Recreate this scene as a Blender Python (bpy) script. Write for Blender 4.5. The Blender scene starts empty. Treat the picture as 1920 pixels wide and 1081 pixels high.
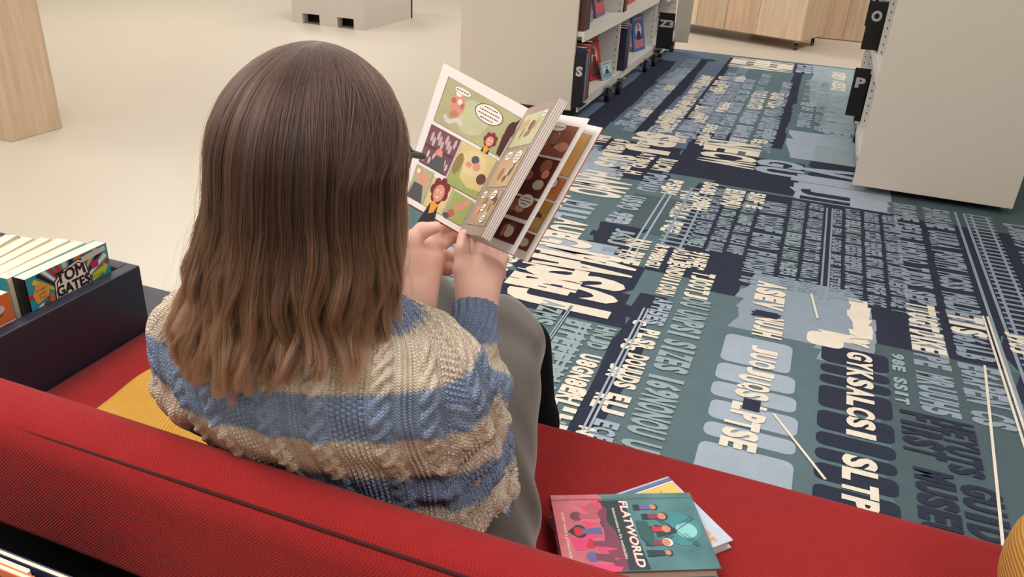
import bpy, math, random
import numpy as np
from mathutils import Vector, Matrix
rnd = random.Random(7); nr = np.random.default_rng(11)
SC = bpy.context.scene
COL = SC.collection

# ------------------------------------------------------------------ camera, world, lights, exposure
CAM_H = 1.35
PITCH, ROLL, YAW, FPX = [math.radians(26.575), math.radians(-3.213), math.radians(19.26), 1516.5]
_f = np.array([-math.sin(YAW) * math.cos(PITCH), math.cos(YAW) * math.cos(PITCH), -math.sin(PITCH)])
_r = np.array([math.cos(YAW), math.sin(YAW), 0.0]); _d = np.cross(_f, _r)
_r2 = _r * math.cos(ROLL) + _d * math.sin(ROLL); _d2 = -_r * math.sin(ROLL) + _d * math.cos(ROLL)
CM = np.array([_r2, _d2, _f])
cam_d = bpy.data.cameras.new('camera'); cam = bpy.data.objects.new('camera', cam_d); COL.objects.link(cam)
cam_d.sensor_fit = 'HORIZONTAL'; cam_d.sensor_width = 36; cam_d.lens = 36 * FPX / 1920
cam_d.clip_start = 0.02; cam_d.clip_end = 100
cam_d.dof.use_dof = False
cam.matrix_world = Matrix(((_r2[0], -_d2[0], -_f[0], 0), (_r2[1], -_d2[1], -_f[1], 0), (_r2[2], -_d2[2], -_f[2], CAM_H), (0, 0, 0, 1)))
SC.camera = cam
def ray(x, y): return CM.T @ (np.array([x - 960, y - 540.5, FPX]) / FPX)
def at_d(x, y, d): return ray(x, y) * d + np.array([0, 0, CAM_H])
def at_z(x, y, z=0.0):
    r = ray(x, y); return r * ((z - CAM_H) / r[2]) + np.array([0, 0, CAM_H])

SC.view_settings.view_transform = 'Standard'; SC.view_settings.look = 'None'
SC.view_settings.gamma = 1.0; SC.view_settings.use_curve_mapping = False
SC.view_settings.exposure = 0.0
SC.cycles.use_denoising = True
SC.cycles.max_bounces = 6; SC.cycles.adaptive_threshold = 0.03; SC.cycles.sample_clamp_indirect = 4.0
w = bpy.data.worlds.new('world'); SC.world = w; w.use_nodes = True
w.node_tree.nodes['Background'].inputs[0].default_value = (1.0, 0.97, 0.94, 1)
w.node_tree.nodes['Background'].inputs[1].default_value = 0.35

def area(name, loc, sx, sy, power, col, rot=(0, 0, 0)):
    l = bpy.data.lights.new(name, 'AREA'); l.shape = 'RECTANGLE'; l.size = sx; l.size_y = sy; l.energy = power; l.color = col
    o = bpy.data.objects.new(name, l); o.location = loc; o.rotation_euler = rot; COL.objects.link(o); return o
WARM = (1.0, 0.975, 0.945)
LAMPS = [(-6.4, 9.2), (-2.2, 9.2), (2.0, 9.2), (-6.0, 6.2), (-3.0, 6.2), (.6, 6.4), (-5.4, 2.6), (-2.6, 2.3), (.4, 2.3), (-4.4, -.3), (-1.3, -.2), (1.8, -.4)]
for i, (x, y) in enumerate(LAMPS):
    area('ceiling_lamp_light', (x, y, 3.12), 1.5, 0.9, (35, 34, 28, 32, 34, 26, 10, 13, 14, 26, 45, 31)[i], WARM)

# ------------------------------------------------------------------ helpers
def srgb(r, g, b):
    def f(c):
        c /= 255.0
        return c / 12.92 if c <= .04045 else ((c + .055) / 1.055) ** 2.4
    return (f(r), f(g), f(b), 1)
MATS = {}
def mat(name, rgb, rough=0.6, var=0.0, vscale=20.0, bump=0.0, bscale=200.0, metal=0.0, spec=0.5, sheen=0.0, coat=0.0, stretch=None, emis=None):
    """principled material; colour broken up by a noise, optional noise bump"""
    if name in MATS: return MATS[name]
    m = bpy.data.materials.new(name); m.use_nodes = True; N = m.node_tree.nodes; L = m.node_tree.links
    p = N['Principled BSDF']; c = srgb(*rgb); p.inputs['Base Color'].default_value = c
    p.inputs['Roughness'].default_value = rough; p.inputs['Metallic'].default_value = metal
    p.inputs['Specular IOR Level'].default_value = spec
    if sheen: p.inputs['Sheen Weight'].default_value = sheen
    if coat: p.inputs['Coat Weight'].default_value = coat; p.inputs['Coat Roughness'].default_value = 0.15
    if emis: p.inputs['Emission Color'].default_value = (*emis[:3], 1); p.inputs['Emission Strength'].default_value = emis[3]
    tc = N.new('ShaderNodeTexCoord'); mp = N.new('ShaderNodeMapping'); L.new(tc.outputs['Object'], mp.inputs[0])
    if stretch: mp.inputs['Scale'].default_value = stretch
    if var:
        n = N.new('ShaderNodeTexNoise'); n.inputs['Scale'].default_value = vscale; n.inputs['Detail'].default_value = 5
        L.new(mp.outputs[0], n.inputs[0]); mx = N.new('ShaderNodeMix'); mx.data_type = 'RGBA'
        mx.inputs[6].default_value = tuple(v * (1 - var) for v in c[:3]) + (1,)
        mx.inputs[7].default_value = tuple(min(1, v * (1 + var)) for v in c[:3]) + (1,)
        L.new(n.outputs['Fac'], mx.inputs[0]); L.new(mx.outputs[2], p.inputs['Base Color'])
    if bump:
        n2 = N.new('ShaderNodeTexNoise'); n2.inputs['Scale'].default_value = bscale; n2.inputs['Detail'].default_value = 3
        L.new(mp.outputs[0], n2.inputs[0]); b = N.new('ShaderNodeBump'); b.inputs['Strength'].default_value = bump; b.inputs['Distance'].default_value = 0.002
        L.new(n2.outputs['Fac'], b.inputs['Height']); L.new(b.outputs[0], p.inputs['Normal'])
    MATS[name] = m; return m

class NT:
    """small node expression helper"""
    def __init__(s, m): s.N = m.node_tree.nodes; s.L = m.node_tree.links; s.p = s.N['Principled BSDF']
    def math(s, op, a, b=None, c=None):
        n = s.N.new('ShaderNodeMath'); n.operation = op
        for i, v in enumerate((a, b, c)):
            if v is None: continue
            if hasattr(v, 'node'): s.L.new(v, n.inputs[i])
            else: n.inputs[i].default_value = v
        return n.outputs[0]
    def sep(s, out):
        n = s.N.new('ShaderNodeSeparateXYZ'); s.L.new(out, n.inputs[0]); return n.outputs
    def coord(s, w='Object'):
        n = s.N.new('ShaderNodeTexCoord'); return n.outputs[w]
    def mix(s, f, a, b):
        n = s.N.new('ShaderNodeMix'); n.data_type = 'RGBA'
        for i, v in ((0, f), (6, a), (7, b)):
            if hasattr(v, 'node'): s.L.new(v, n.inputs[i])
            else: n.inputs[i].default_value = v
        return n.outputs[2]
    def noise(s, vec, sc, det=3):
        n = s.N.new('ShaderNodeTexNoise'); n.inputs['Scale'].default_value = sc; n.inputs['Detail'].default_value = det
        if vec is not None: s.L.new(vec, n.inputs[0])
        return n.outputs['Fac']
    def bump(s, h, st, dist, to=None, normal=None):
        b = s.N.new('ShaderNodeBump'); b.inputs['Strength'].default_value = st; b.inputs['Distance'].default_value = dist
        s.L.new(h, b.inputs['Height'])
        if normal is not None: s.L.new(normal, b.inputs['Normal'])
        s.L.new(b.outputs[0], s.p.inputs['Normal']); return b.outputs[0]

class MB:
    def __init__(s): s.v = []; s.f = []; s.m = []; s.mats = []
    def mi(s, m):
        if m not in s.mats: s.mats.append(m)
        return s.mats.index(m)
    def add(s, vs, fs, m):
        k = len(s.v); i = s.mi(m); s.v += [tuple(map(float, q)) for q in vs]
        for f in fs: s.f.append(tuple(k + j for j in f)); s.m.append(i)
    def poly(s, pts, m): s.add(pts, [tuple(range(len(pts)))], m)
    def box(s, a, b, m):
        (x0, y0, z0), (x1, y1, z1) = a, b
        s.add([(x0, y0, z0), (x1, y0, z0), (x1, y1, z0), (x0, y1, z0), (x0, y0, z1), (x1, y0, z1), (x1, y1, z1), (x0, y1, z1)],
              [(0, 3, 2, 1), (4, 5, 6, 7), (0, 1, 5, 4), (1, 2, 6, 5), (2, 3, 7, 6), (3, 0, 4, 7)], m)
    def obox(s, O, U, V, W, m):
        """box spanned by three vectors from a corner"""
        O, U, V, W = [np.array(q, float) for q in (O, U, V, W)]
        p = [O, O + U, O + U + V, O + V, O + W, O + U + W, O + U + V + W, O + V + W]
        fs = [(0, 3, 2, 1), (4, 5, 6, 7), (0, 1, 5, 4), (1, 2, 6, 5), (2, 3, 7, 6), (3, 0, 4, 7)]
        if np.dot(np.cross(U, V), W) < 0: fs = [f[::-1] for f in fs]
        s.add(p, fs, m)
    def tube(s, path, r, m, n=12, caps=True):
        P = np.array(path, float); k = len(P); R = np.full(k, r) if np.isscalar(r) else np.array(r)
        T = np.gradient(P, axis=0); T /= np.linalg.norm(T, axis=1)[:, None]
        a = np.array([0, 0, 1.0]) if abs(T[0][2]) < .9 else np.array([1.0, 0, 0]); u = np.cross(T[0], a); u /= np.linalg.norm(u)
        vs = []
        for i in range(k):
            u = u - T[i] * np.dot(u, T[i]); u /= np.linalg.norm(u); v = np.cross(T[i], u)
            vs += [P[i] + R[i] * (math.cos(t) * u + math.sin(t) * v) for t in np.linspace(0, 2 * math.pi, n, endpoint=False)]
        fs = [(i * n + j, i * n + (j + 1) % n, (i + 1) * n + (j + 1) % n, (i + 1) * n + j) for i in range(k - 1) for j in range(n)]
        if caps: fs += [tuple(range(n))[::-1], tuple((k - 1) * n + j for j in range(n))]
        s.add(vs, fs, m)
    def build(s, name, parent=None, smooth=False, bevel=0.0, seg=2, loc=(0, 0, 0)):
        me = bpy.data.meshes.new(name); me.from_pydata(s.v, [], s.f); me.update()
        for m in s.mats: me.materials.append(m)
        me.polygons.foreach_set('material_index', s.m)
        if smooth: me.polygons.foreach_set('use_smooth', [True] * len(s.f))
        o = bpy.data.objects.new(name, me); o.location = loc; COL.objects.link(o)
        if parent is not None: o.parent = parent
        if bevel:
            b = o.modifiers.new('bevel', 'BEVEL'); b.width = bevel; b.segments = seg; b.limit_method = 'ANGLE'; b.angle_limit = 0.6
            me.polygons.foreach_set('use_smooth', [True] * len(s.f))
            w_ = o.modifiers.new('wn', 'WEIGHTED_NORMAL'); w_.keep_sharp = True
        return o

def np_mesh(name, V, F, mats, parent=None, smooth=True, uv=None, attr=None):
    me = bpy.data.meshes.new(name); V = np.asarray(V, np.float32); F = np.asarray(F, np.int32)
    me.vertices.add(len(V)); me.vertices.foreach_set('co', V.ravel())
    n, k = F.shape; me.loops.add(n * k); me.loops.foreach_set('vertex_index', F.ravel())
    me.polygons.add(n); me.polygons.foreach_set('loop_start', np.arange(0, n * k, k, dtype=np.int32))
    me.update(calc_edges=True)
    me.polygons.foreach_set('use_smooth', np.full(n, smooth))
    for m in mats: me.materials.append(m)
    if uv is not None:
        l = me.uv_layers.new(name='uv'); l.data.foreach_set('uv', np.asarray(uv, np.float32)[F.ravel()].ravel())
    if attr:
        for an, av in attr.items():
            a = me.attributes.new(an, 'FLOAT', 'POINT'); a.data.foreach_set('value', np.asarray(av, np.float32))
    me.validate()
    o = bpy.data.objects.new(name, me); COL.objects.link(o)
    if parent is not None: o.parent = parent
    return o

def tag(o, label=None, cat=None, group=None, kind=None):
    if label: o['label'] = label
    if cat: o['category'] = cat
    if group: o['group'] = group
    if kind: o['kind'] = kind
    return o
def empty(name, loc, label, cat, group=None):
    o = bpy.data.objects.new(name, None); o.location = loc; COL.objects.link(o); o.empty_display_size = 0.05
    return tag(o, label, cat, group)

_gl = {}
def glyph_raw(sx, bold=0.02, shear=0.0):
    key = (sx, bold, shear)
    if key in _gl: return _gl[key]
    c = bpy.data.curves.new('t', 'FONT'); c.body = sx; c.offset = bold; c.shear = shear; c.resolution_u = 3; c.fill_mode = 'FRONT' if hasattr(c, 'fill_mode') else 'BOTH'
    o = bpy.data.objects.new('t', c); COL.objects.link(o)
    dg = bpy.context.evaluated_depsgraph_get(); me = bpy.data.meshes.new_from_object(o.evaluated_get(dg))
    V = np.array([v.co[:2] for v in me.vertices]); F = [tuple(p.vertices) for p in me.polygons if p.normal.z > -2]
    bpy.data.objects.remove(o); bpy.data.curves.remove(c); bpy.data.meshes.remove(me)
    if len(V): V = V - V.min(0)
    _gl[key] = (V, F); return _gl[key]
def put_text(mb, s, O, U, V, m, width, height, bold=0.02, shear=0.0):
    """text fitted in a box; U is the reading direction, V the up direction (unit vectors)"""
    P, F = glyph_raw(s, bold, shear)
    if not len(P): return
    ext = P.max(0); Q = P / ext; O, U, V = [np.array(q, float) for q in (O, U, V)]
    mb.add([O + U * (q[0] * width) + V * (q[1] * height) for q in Q], F, m)

# ------------------------------------------------------------------ signed distance modelling
def surfnet(vals, lo, h):
    s = vals < 0
    a = s[:-1, :-1, :-1].astype(np.int8)
    cnt = sum(s[i:s.shape[0] - 1 + i, j:s.shape[1] - 1 + j, k:s.shape[2] - 1 + k].astype(np.int8) for i in (0, 1) for j in (0, 1) for k in (0, 1))
    act = np.argwhere((cnt > 0) & (cnt < 8)); idx = -np.ones(cnt.shape, np.int64); idx[tuple(act.T)] = np.arange(len(act))
    corners = [(i, j, k) for i in (0, 1) for j in (0, 1) for k in (0, 1)]
    edges = [(p, q) for p in corners for q in corners if sum(abs(x - y) for x, y in zip(p, q)) == 1 and p < q]
    acc = np.zeros((len(act), 3)); n = np.zeros(len(act))
    for p, q in edges:
        vp = vals[tuple((act + p).T)]; vq = vals[tuple((act + q).T)]
        c = (vp < 0) != (vq < 0); t = np.where(c, vp / np.where(c, vp - vq, 1), 0)
        pt = np.array(p) + t[:, None] * (np.array(q) - np.array(p)); acc[c] += pt[c]; n += c
    V = (act + acc / n[:, None]) * h + np.array(lo)
    F = []
    for ax in range(3):
        o1, o2 = [(1, 2), (2, 0), (0, 1)][ax]
        A = [slice(None)] * 3; B = [slice(None)] * 3; A[ax] = slice(0, -1); B[ax] = slice(1, None)
        sa, sb = s[tuple(A)], s[tuple(B)]
        for flip, mk in ((False, sa & ~sb), (True, ~sa & sb)):
            e = np.argwhere(mk); ok = (e[:, o1] > 0) & (e[:, o2] > 0) & (e[:, o1] < cnt.shape[o1]) & (e[:, o2] < cnt.shape[o2]); e = e[ok]
            d1 = np.zeros(3, int); d1[o1] = 1; d2 = np.zeros(3, int); d2[o2] = 1
            q = [idx[tuple((e - x).T)] for x in (0 * d1, d1, d1 + d2, d2)]
            q = np.array(q).T
            F.append(q[:, ::-1] if flip else q)
    return V, np.concatenate(F)
def smin(a, b, k):
    hh = np.maximum(k - np.abs(a - b), 0) / k
    return np.minimum(a, b) - hh * hh * k * 0.25
def cap(P, a, b, ra, rb):
    a, b = np.array(a, float), np.array(b, float); ba = b - a; t = np.clip(((P - a) @ ba) / (ba @ ba), 0, 1)
    return np.linalg.norm(P - a - t[..., None] * ba, axis=-1) - (ra + (rb - ra) * t)
def ell(P, c, r, R=None):
    q = P - np.array(c, float)
    if R is not None: q = q @ np.array(R).T
    r = np.array(r, float); k0 = np.linalg.norm(q / r, axis=-1); k1 = np.linalg.norm(q / (r * r), axis=-1)
    return k0 * (k0 - 1) / np.maximum(k1, 1e-9)
def sdf_mesh(prims, h, k, pad=0.02, post=None):
    """prims: ('c',a,b,ra,rb[,k]) tapered capsules and ('e',c,r,R[,k]) ellipsoids; negative k carves"""
    los, his = [], []
    for p in prims:
        if p[0] == 'c':
            los += [np.minimum(np.array(p[1]) - p[3], np.array(p[2]) - p[4])]; his += [np.maximum(np.array(p[1]) + p[3], np.array(p[2]) + p[4])]
        else: los += [np.array(p[1]) - max(p[2])]; his += [np.array(p[1]) + max(p[2])]
    lo = np.min(los, 0) - pad; hi = np.max(his, 0) + pad; n = np.ceil((hi - lo) / h).astype(int)
    G = np.stack(np.meshgrid(*[lo[i] + h * np.arange(n[i]) for i in range(3)], indexing='ij'), -1)
    val = None
    for p in prims:
        if p[0] == 'c': d = cap(G, *p[1:5]); kk = p[5] if len(p) > 5 else k
        else: d = ell(G, *p[1:4]); kk = p[4] if len(p) > 4 else k
        if val is None: val = d
        elif kk < 0: val = -smin(-val, d, -kk)
        else: val = smin(val, d, kk)
    if post is not None: val = post(G, val)
    return surfnet(val, lo, h)

# ------------------------------------------------------------------ materials of the setting
m_floor = mat('cream_linoleum', (205, 197, 183), rough=0.36, var=0.04, vscale=2.2, spec=0.45)
m_wall = mat('warm_white_plaster', (222, 214, 200), rough=0.9, var=0.02, bump=0.1)
m_ceil = mat('white_ceiling', (235, 232, 225), rough=0.9, var=0.01)
m_lamp = mat('lamp_diffuser', (255, 250, 240), rough=0.6, emis=(1, .93, .84, 4.0))
m_panel = mat('greige_lacquered_panel', (224, 215, 203), rough=0.42, var=0.02, vscale=3, bump=0.04, bscale=700)
m_panel_edge = mat('pale_panel_edge', (214, 205, 190), rough=0.5)
m_shelf = mat('white_powder_coat', (236, 233, 228), rough=0.4, var=0.01)
m_black = mat('black_plastic', (18, 18, 22), rough=0.45, var=0.1)
m_rubber = mat('caster_rubber', (24, 24, 27), rough=0.55)
m_steel = mat('zinc_steel', (190, 190, 190), rough=0.3, metal=1.0, var=0.05)
m_letter = mat('pale_grey_lettering', (205, 205, 205), rough=0.5)

def struct(o): o['kind'] = 'structure'; return o
b = MB(); b.box((-9, -3.5, -0.1), (6, 14, 0), m_floor); struct(b.build('floor'))
b = MB(); b.box((-9, -3.5, 3.2), (6, 14, 3.3), m_ceil); struct(b.build('ceiling'))
for nme, a, c in (('wall_back', (-9, 14, 0), (6, 14.1, 3.2)), ('wall_front', (-9, -3.6, 0), (6, -3.5, 3.2)), ('wall_left', (-9.1, -3.5, 0), (-9, 14, 3.2)), ('wall_right', (6, -3.5, 0), (6.1, 14, 3.2))):
    b = MB(); b.box(a, c, m_wall); struct(b.build(nme))
for i, (x, y) in enumerate(LAMPS):
    b = MB(); b.box((x - .8, y - .5, 3.14), (x + .8, y + .5, 3.2), m_shelf); b.box((x - .75, y - .45, 3.13), (x + .75, y + .45, 3.145), m_lamp)
    o = b.build('ceiling_light'); tag(o, 'flat rectangular ceiling light panel over the library floor', 'light', 'ceiling light panels')

# ------------------------------------------------------------------ carpet with typographic pattern
def carpet_mat(name, rgb, hatch=0.0):
    m = mat(name, rgb, rough=0.95, spec=0.1, var=0.0); t = NT(m); c = srgb(*rgb)
    co = t.coord(); x, y, z = t.sep(co)
    dots = t.math('MULTIPLY', t.math('SINE', t.math('MULTIPLY', x, 6.283 / 0.0065)), t.math('SINE', t.math('MULTIPLY', y, 6.283 / 0.0065)))
    n = t.noise(co, 260, 2); n2 = t.noise(co, 14, 4)
    f = t.math('ADD', t.math('MULTIPLY', n, 0.5), t.math('ADD', t.math('MULTIPLY', dots, 0.10 + hatch), t.math('MULTIPLY', n2, 0.4)))
    col = t.mix(f, tuple(v * .72 for v in c[:3]) + (1,), tuple(min(1, v * 1.22) for v in c[:3]) + (1,))
    t.L.new(col, t.p.inputs['Base Color']); t.bump(n, 0.6, 0.003); return m
K_NAVY = carpet_mat('carpet_navy', (52, 57, 75)); K_TEAL = carpet_mat('carpet_teal', (98, 120, 128)); K_DTEAL = carpet_mat('carpet_dark_teal', (84, 101, 108), 0.1)
K_SLATE = carpet_mat('carpet_slate', (148, 163, 180), 0.08); K_LIGHT = carpet_mat('carpet_light_blue', (168, 182, 200), 0.08); K_CREAM = carpet_mat('carpet_cream', (240, 228, 214))
K_PALE = carpet_mat('carpet_pale_teal', (156, 175, 182), 0.08); K_BLUE = carpet_mat('carpet_dusk_blue', (102, 120, 146))
cb = MB(); cx0, cx1, cy0, cy1 = -1.62, 2.6, 1.0, 8.05
cb.box((cx0, cy0, 0.0), (cx1, cy1, 0.006), K_TEAL)
_zl = [0.006]
def lay(): _zl[0] += 0.00002; return _zl[0]
def cpoly(pts, m):
    z = lay(); P = [at_z(x, y)[:2] for x, y in pts]; cb.poly([(p[0], p[1], z) for p in P], m)
def crect(x0, x1, y0, y1, m, rag=0.0, seg=7):
    z = lay()
    if rag:
        ys = np.linspace(y0, y1, seg); L = [(x0 + rnd.uniform(-rag, rag), y) for y in ys for _ in (0, 1)]; R = [(x1 + rnd.uniform(-rag, rag), y) for y in ys for _ in (0, 1)]
        for q in (L, R):
            for i in range(1, len(q) - 1, 2): q[i + 1] = (q[i][0] + 0, q[i + 1][1]) if False else q[i + 1]
        cb.add([(p[0], p[1], z) for p in R + L[::-1]], [tuple(range(len(R) + len(L)))], m)
    else: cb.poly([(x0, y0, z), (x1, y0, z), (x1, y1, z), (x0, y1, z)], m)
def pill(x0, x1, y0, y1, m, r=0.03):
    z = lay(); pts = []
    for cx, cy, a0 in ((x1 - r, y1 - r, 0), (x0 + r, y1 - r, 90), (x0 + r, y0 + r, 180), (x1 - r, y0 + r, 270)):
        pts += [(cx + r * math.cos(math.radians(a0 + t)), cy + r * math.sin(math.radians(a0 + t)), z) for t in (0, 30, 60, 90)]
    cb.poly(pts, m)
def cglyph(ch, x0, x1, y0, y1, m, z, flip=False, bold=0.03):
    """one letter: its top to the +X side (or -X when flip), read towards -Y"""
    P, F = glyph_raw(ch, bold)
    Q = P / P.max(0)
    if ch in 'I1il': Q = Q * np.array([.5, 1]) + np.array([.25, 0])
    if flip: vs = [(x1 - q[1] * (x1 - x0), y0 + q[0] * (y1 - y0), z) for q in Q]
    else: vs = [(x0 + q[1] * (x1 - x0), y1 - q[0] * (y1 - y0), z) for q in Q]
    cb.add(vs, F, m)
LET = 'SCEGAURTIPLOHNMSEFDJB5869U'
def column(x0, x1, y0, y1, gw, m, word=(3, 8), gap=1.0, s=None, flip=False, bold=0.055, jit=0.0, m2=None, p2=0.0):
    z = lay(); y = y1; i = 0; fl = flip
    left = rnd.randint(*word); cm = m
    while y - gw > y0:
        if s is None and left == 0:
            y -= gap * gw; left = rnd.randint(*word); cm = m2 if (m2 and rnd.random() < p2) else m; continue
        ch = s[i % len(s)] if s else rnd.choice(LET); i += 1
        if s is None: left -= 1
        if ch == ' ': y -= gw * .6; continue
        j = rnd.uniform(-jit, jit) if jit else 0
        cglyph(ch, x0 + (j if rnd.random() < .5 else 0), x1 + (rnd.uniform(0, jit) if jit else 0), y - gw * .92, y, cm, z, fl, bold); y -= gw
def rail(x0, x1, y0, y1, m, wd=0.012, ties=0.0):
    z = lay()
    for x in (x0, x1):
        cb.poly([(x - wd / 2, y0, z), (x + wd / 2, y0, z), (x + wd / 2, y1, z), (x - wd / 2, y1, z)], m)
    if ties:
        z = lay(); y = y0
        while y < y1:
            cb.poly([(x0 - .02, y, z), (x1 + .02, y, z), (x1 + .02, y + ties * .35, z), (x0 - .02, y + ties * .35, z)], m); y += ties
# --- ground patches, far to near
crect(-1.62, -0.9, 4.9, 8.0, K_BLUE, .02)
crect(-1.32, -1.15, 4.6, 7.4, K_NAVY, .015)
crect(-0.98, -0.84, 4.9, 7.7, K_NAVY, .02); crect(-0.9, -0.5, 4.5, 7.6, K_BLUE, .02); crect(-0.75, -0.7, 5.4, 7.9, K_NAVY)
crect(-0.5, -0.12, 5.1, 7.9, K_TEAL, .02); crect(-0.16, -0.08, 5.0, 8.0, K_NAVY, .01)
crect(-1.6, -0.62, 4.45, 4.7, K_NAVY, .02); crect(-1.0, -0.62, 4.0, 4.5, K_NAVY, .04)
crect(-0.62, -0.34, 4.2, 5.2, K_NAVY, .01); crect(-0.36, 0.06, 4.15, 4.75, K_NAVY, .02)
crect(-1.5, -0.9, 3.6, 4.4, K_LIGHT, .05); crect(-1.05, -0.7, 3.35, 3.8, K_TEAL, .03)
crect(0.0, 0.34, 5.6, 8.0, K_PALE, .02); crect(-0.08, 0.12, 5.4, 6.3, K_TEAL, .02); crect(-0.05, 0.5, 4.85, 5.5, K_LIGHT, .03)
crect(0.1, 0.7, 4.55, 4.85, K_NAVY, .03); crect(0.02, 0.5, 4.05, 4.55, K_LIGHT, .03); crect(0.1, 0.35, 4.85, 5.2, K_PALE)
crect(-0.45, 2.6, 2.96, 4.12, K_NAVY, .02); crect(0.5, 2.6, 4.1, 8.0, K_DTEAL)
crect(-0.72, -0.42, 3.3, 3.8, K_DTEAL, .02); crect(-0.75, -0.56, 3.0, 3.35, K_NAVY, .02)
crect(-0.96, -0.46, 2.42, 2.95, K_NAVY, .05); crect(-1.1, -0.6, 2.93, 3.1, K_LIGHT, .03)
crect(-0.47, -0.36, 2.6, 2.95, K_TEAL); crect(-0.44, -0.35, 1.6, 2.72, K_NAVY, .015); crect(-0.46, -0.22, 2.93, 3.25, K_NAVY, .02)
crect(-0.2, -0.1, 2.85, 3.2, K_NAVY); crect(-0.08, 0.32, 2.6, 3.1, K_SLATE, .03); crect(0.2, 0.44, 2.5, 2.95, K_SLATE, .03)
crect(0.38, 0.8, 2.62, 3.15, K_NAVY, .01); crect(0.4, 1.3, 1.6, 2.7, K_DTEAL, .02); crect(0.8, 1.3, 2.4, 3.0, K_NAVY, .03)
for y0, y1, x0, x1, m in ((2.62, 2.8, -.06, .14, K_SLATE), (2.36, 2.55, -.1, .12, K_LIGHT), (2.24, 2.345, -.1, .14, K_LIGHT), (2.14, 2.225, -.1, .15, K_LIGHT), (2.02, 2.12, -.09, .16, K_LIGHT), (1.93, 2.0, -.09, .16, K_LIGHT), (1.76, 1.9, -.09, .16, K_LIGHT), (1.6, 1.74, -.09, .16, K_LIGHT)):
    pill(x0, x1, y0, y1, m, .025)
for y0, y1 in ((2.5, 2.62), (2.43, 2.485), (2.36, 2.415), (2.22, 2.345), (2.1, 2.2), (2.02, 2.085), (1.95, 2.005), (1.86, 1.935), (1.76, 1.84), (1.6, 1.74)):
    pill(.21, .42, y0, y1, K_NAVY, .022)
crect(.3, .37, 2.72, 3.03, K_CREAM, .012); crect(.2, .36, 2.66, 2.72, K_CREAM, .01); pill(.16, .28, 2.6, 2.7, K_CREAM)
# --- far letters
for x0, x1, y0, y1, gw, m in ((-1.12, -1.0, 4.95, 6.9, .07, K_LIGHT), (-1.1, -.98, 5.6, 7.6, .05, K_SLATE), (-.84, -.76, 4.9, 6.9, .05, K_CREAM), (-.73, -.64, 4.8, 7.0, .05, K_CREAM), (-.62, -.54, 4.9, 7.5, .045, K_SLATE), (-.51, -.43, 4.9, 7.0, .045, K_LIGHT),
        (-.40, -.30, 4.95, 6.6, .05, K_CREAM), (-.27, -.18, 5.0, 6.6, .05, K_CREAM), (-.9, -.82, 4.6, 5.6, .05, K_CREAM), (-.04, .05, 5.6, 7.3, .07, K_SLATE), (.07, .14, 5.5, 7.3, .07, K_SLATE),
        (.16, .26, 6.2, 7.8, .06, K_CREAM), (.14, .3, 5.4, 6.5, .06, K_LIGHT), (-1.3, -1.2, 4.2, 4.7, .06, K_CREAM), (-1.17, -1.07, 4.2, 4.75, .06, K_CREAM), (-1.04, -.94, 4.3, 4.7, .06, K_CREAM),
        (-1.3, -1.18, 3.5, 4.15, .05, K_CREAM), (-1.14, -1.06, 3.8, 4.3, .06, K_LIGHT), (-1.03, -.83, 3.9, 4.4, .09, K_CREAM), (-.83, -.75, 4.05, 4.5, .06, K_CREAM), (-.72, -.62, 3.85, 4.45, .06, K_CREAM), (-.60, -.52, 3.85, 4.1, .06, K_CREAM)):
    column(x0, x1, y0, y1, gw, m, jit=.01, m2=K_LIGHT, p2=.35)
for k in range(11):
    xa = -1.14 + k * .092; column(xa, xa + .074, 4.75 + .1 * (k % 3), 7.3 - .12 * (k % 4), .042 if k % 2 else .055, K_LIGHT if k % 3 else K_CREAM, word=(3, 6), gap=.8, jit=.006, m2=K_CREAM if k % 2 else K_SLATE, p2=.45) if k in (1, 3, 5, 6, 8, 10) else None
for k, (xa, y0_, y1_) in enumerate(((-1.38, 3.0, 4.0), (-1.28, 2.7, 3.5), (-1.15, 2.4, 3.2), (-1.04, 2.3, 3.1), (-1.42, 4.1, 4.9), (-1.25, 1.9, 2.5), (-1.12, 1.6, 2.2), (-.98, 1.5, 2.3), (-.68, 3.0, 3.3), (-.5, 3.35, 3.95), (-.92, 3.95, 4.3), (-1.5, 5.0, 5.9), (-1.48, 6.2, 7.6))):
    column(xa, xa + .085, y0_, y1_, .045, (K_CREAM, K_LIGHT, K_PALE)[k % 3], jit=.008, m2=K_SLATE, p2=.3)
column(-.72, -.18, 7.45, 7.95, .1, K_CREAM, s='HEEMAPS'); column(-.15, .05, 7.5, 7.95, .1, K_LIGHT, s='EIRES')
column(-.95, -.68, 4.48, 4.95, .15, K_CREAM, s='SPJ'); column(-.52, -.2, 4.42, 5.0, .13, K_CREAM, s='NECW', bold=.05); column(-.2, .06, 4.3, 4.75, .15, K_LIGHT, s='GUS')
column(.0, .4, 4.15, 4.75, .2, K_LIGHT, s='VIE'); column(.06, .3, 4.08, 4.3, .1, K_NAVY, s='JI')
column(-1.05, -.75, 3.55, 3.95, .1, K_CREAM, s='AMOE', bold=.05); column(-1.15, -.98, 3.3, 3.6, .07, K_CREAM, s='URBE', bold=.05); column(-.98, -.83, 3.25, 3.55, .09, K_LIGHT, s='MILE')
column(-.75, -.64, 3.35, 3.75, .05, K_LIGHT); rail(-.57, -.54, 3.0, 3.9, K_LIGHT, .01); rail(-.46, -.38, 3.2, 4.0, K_SLATE, .012, .05)
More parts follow.
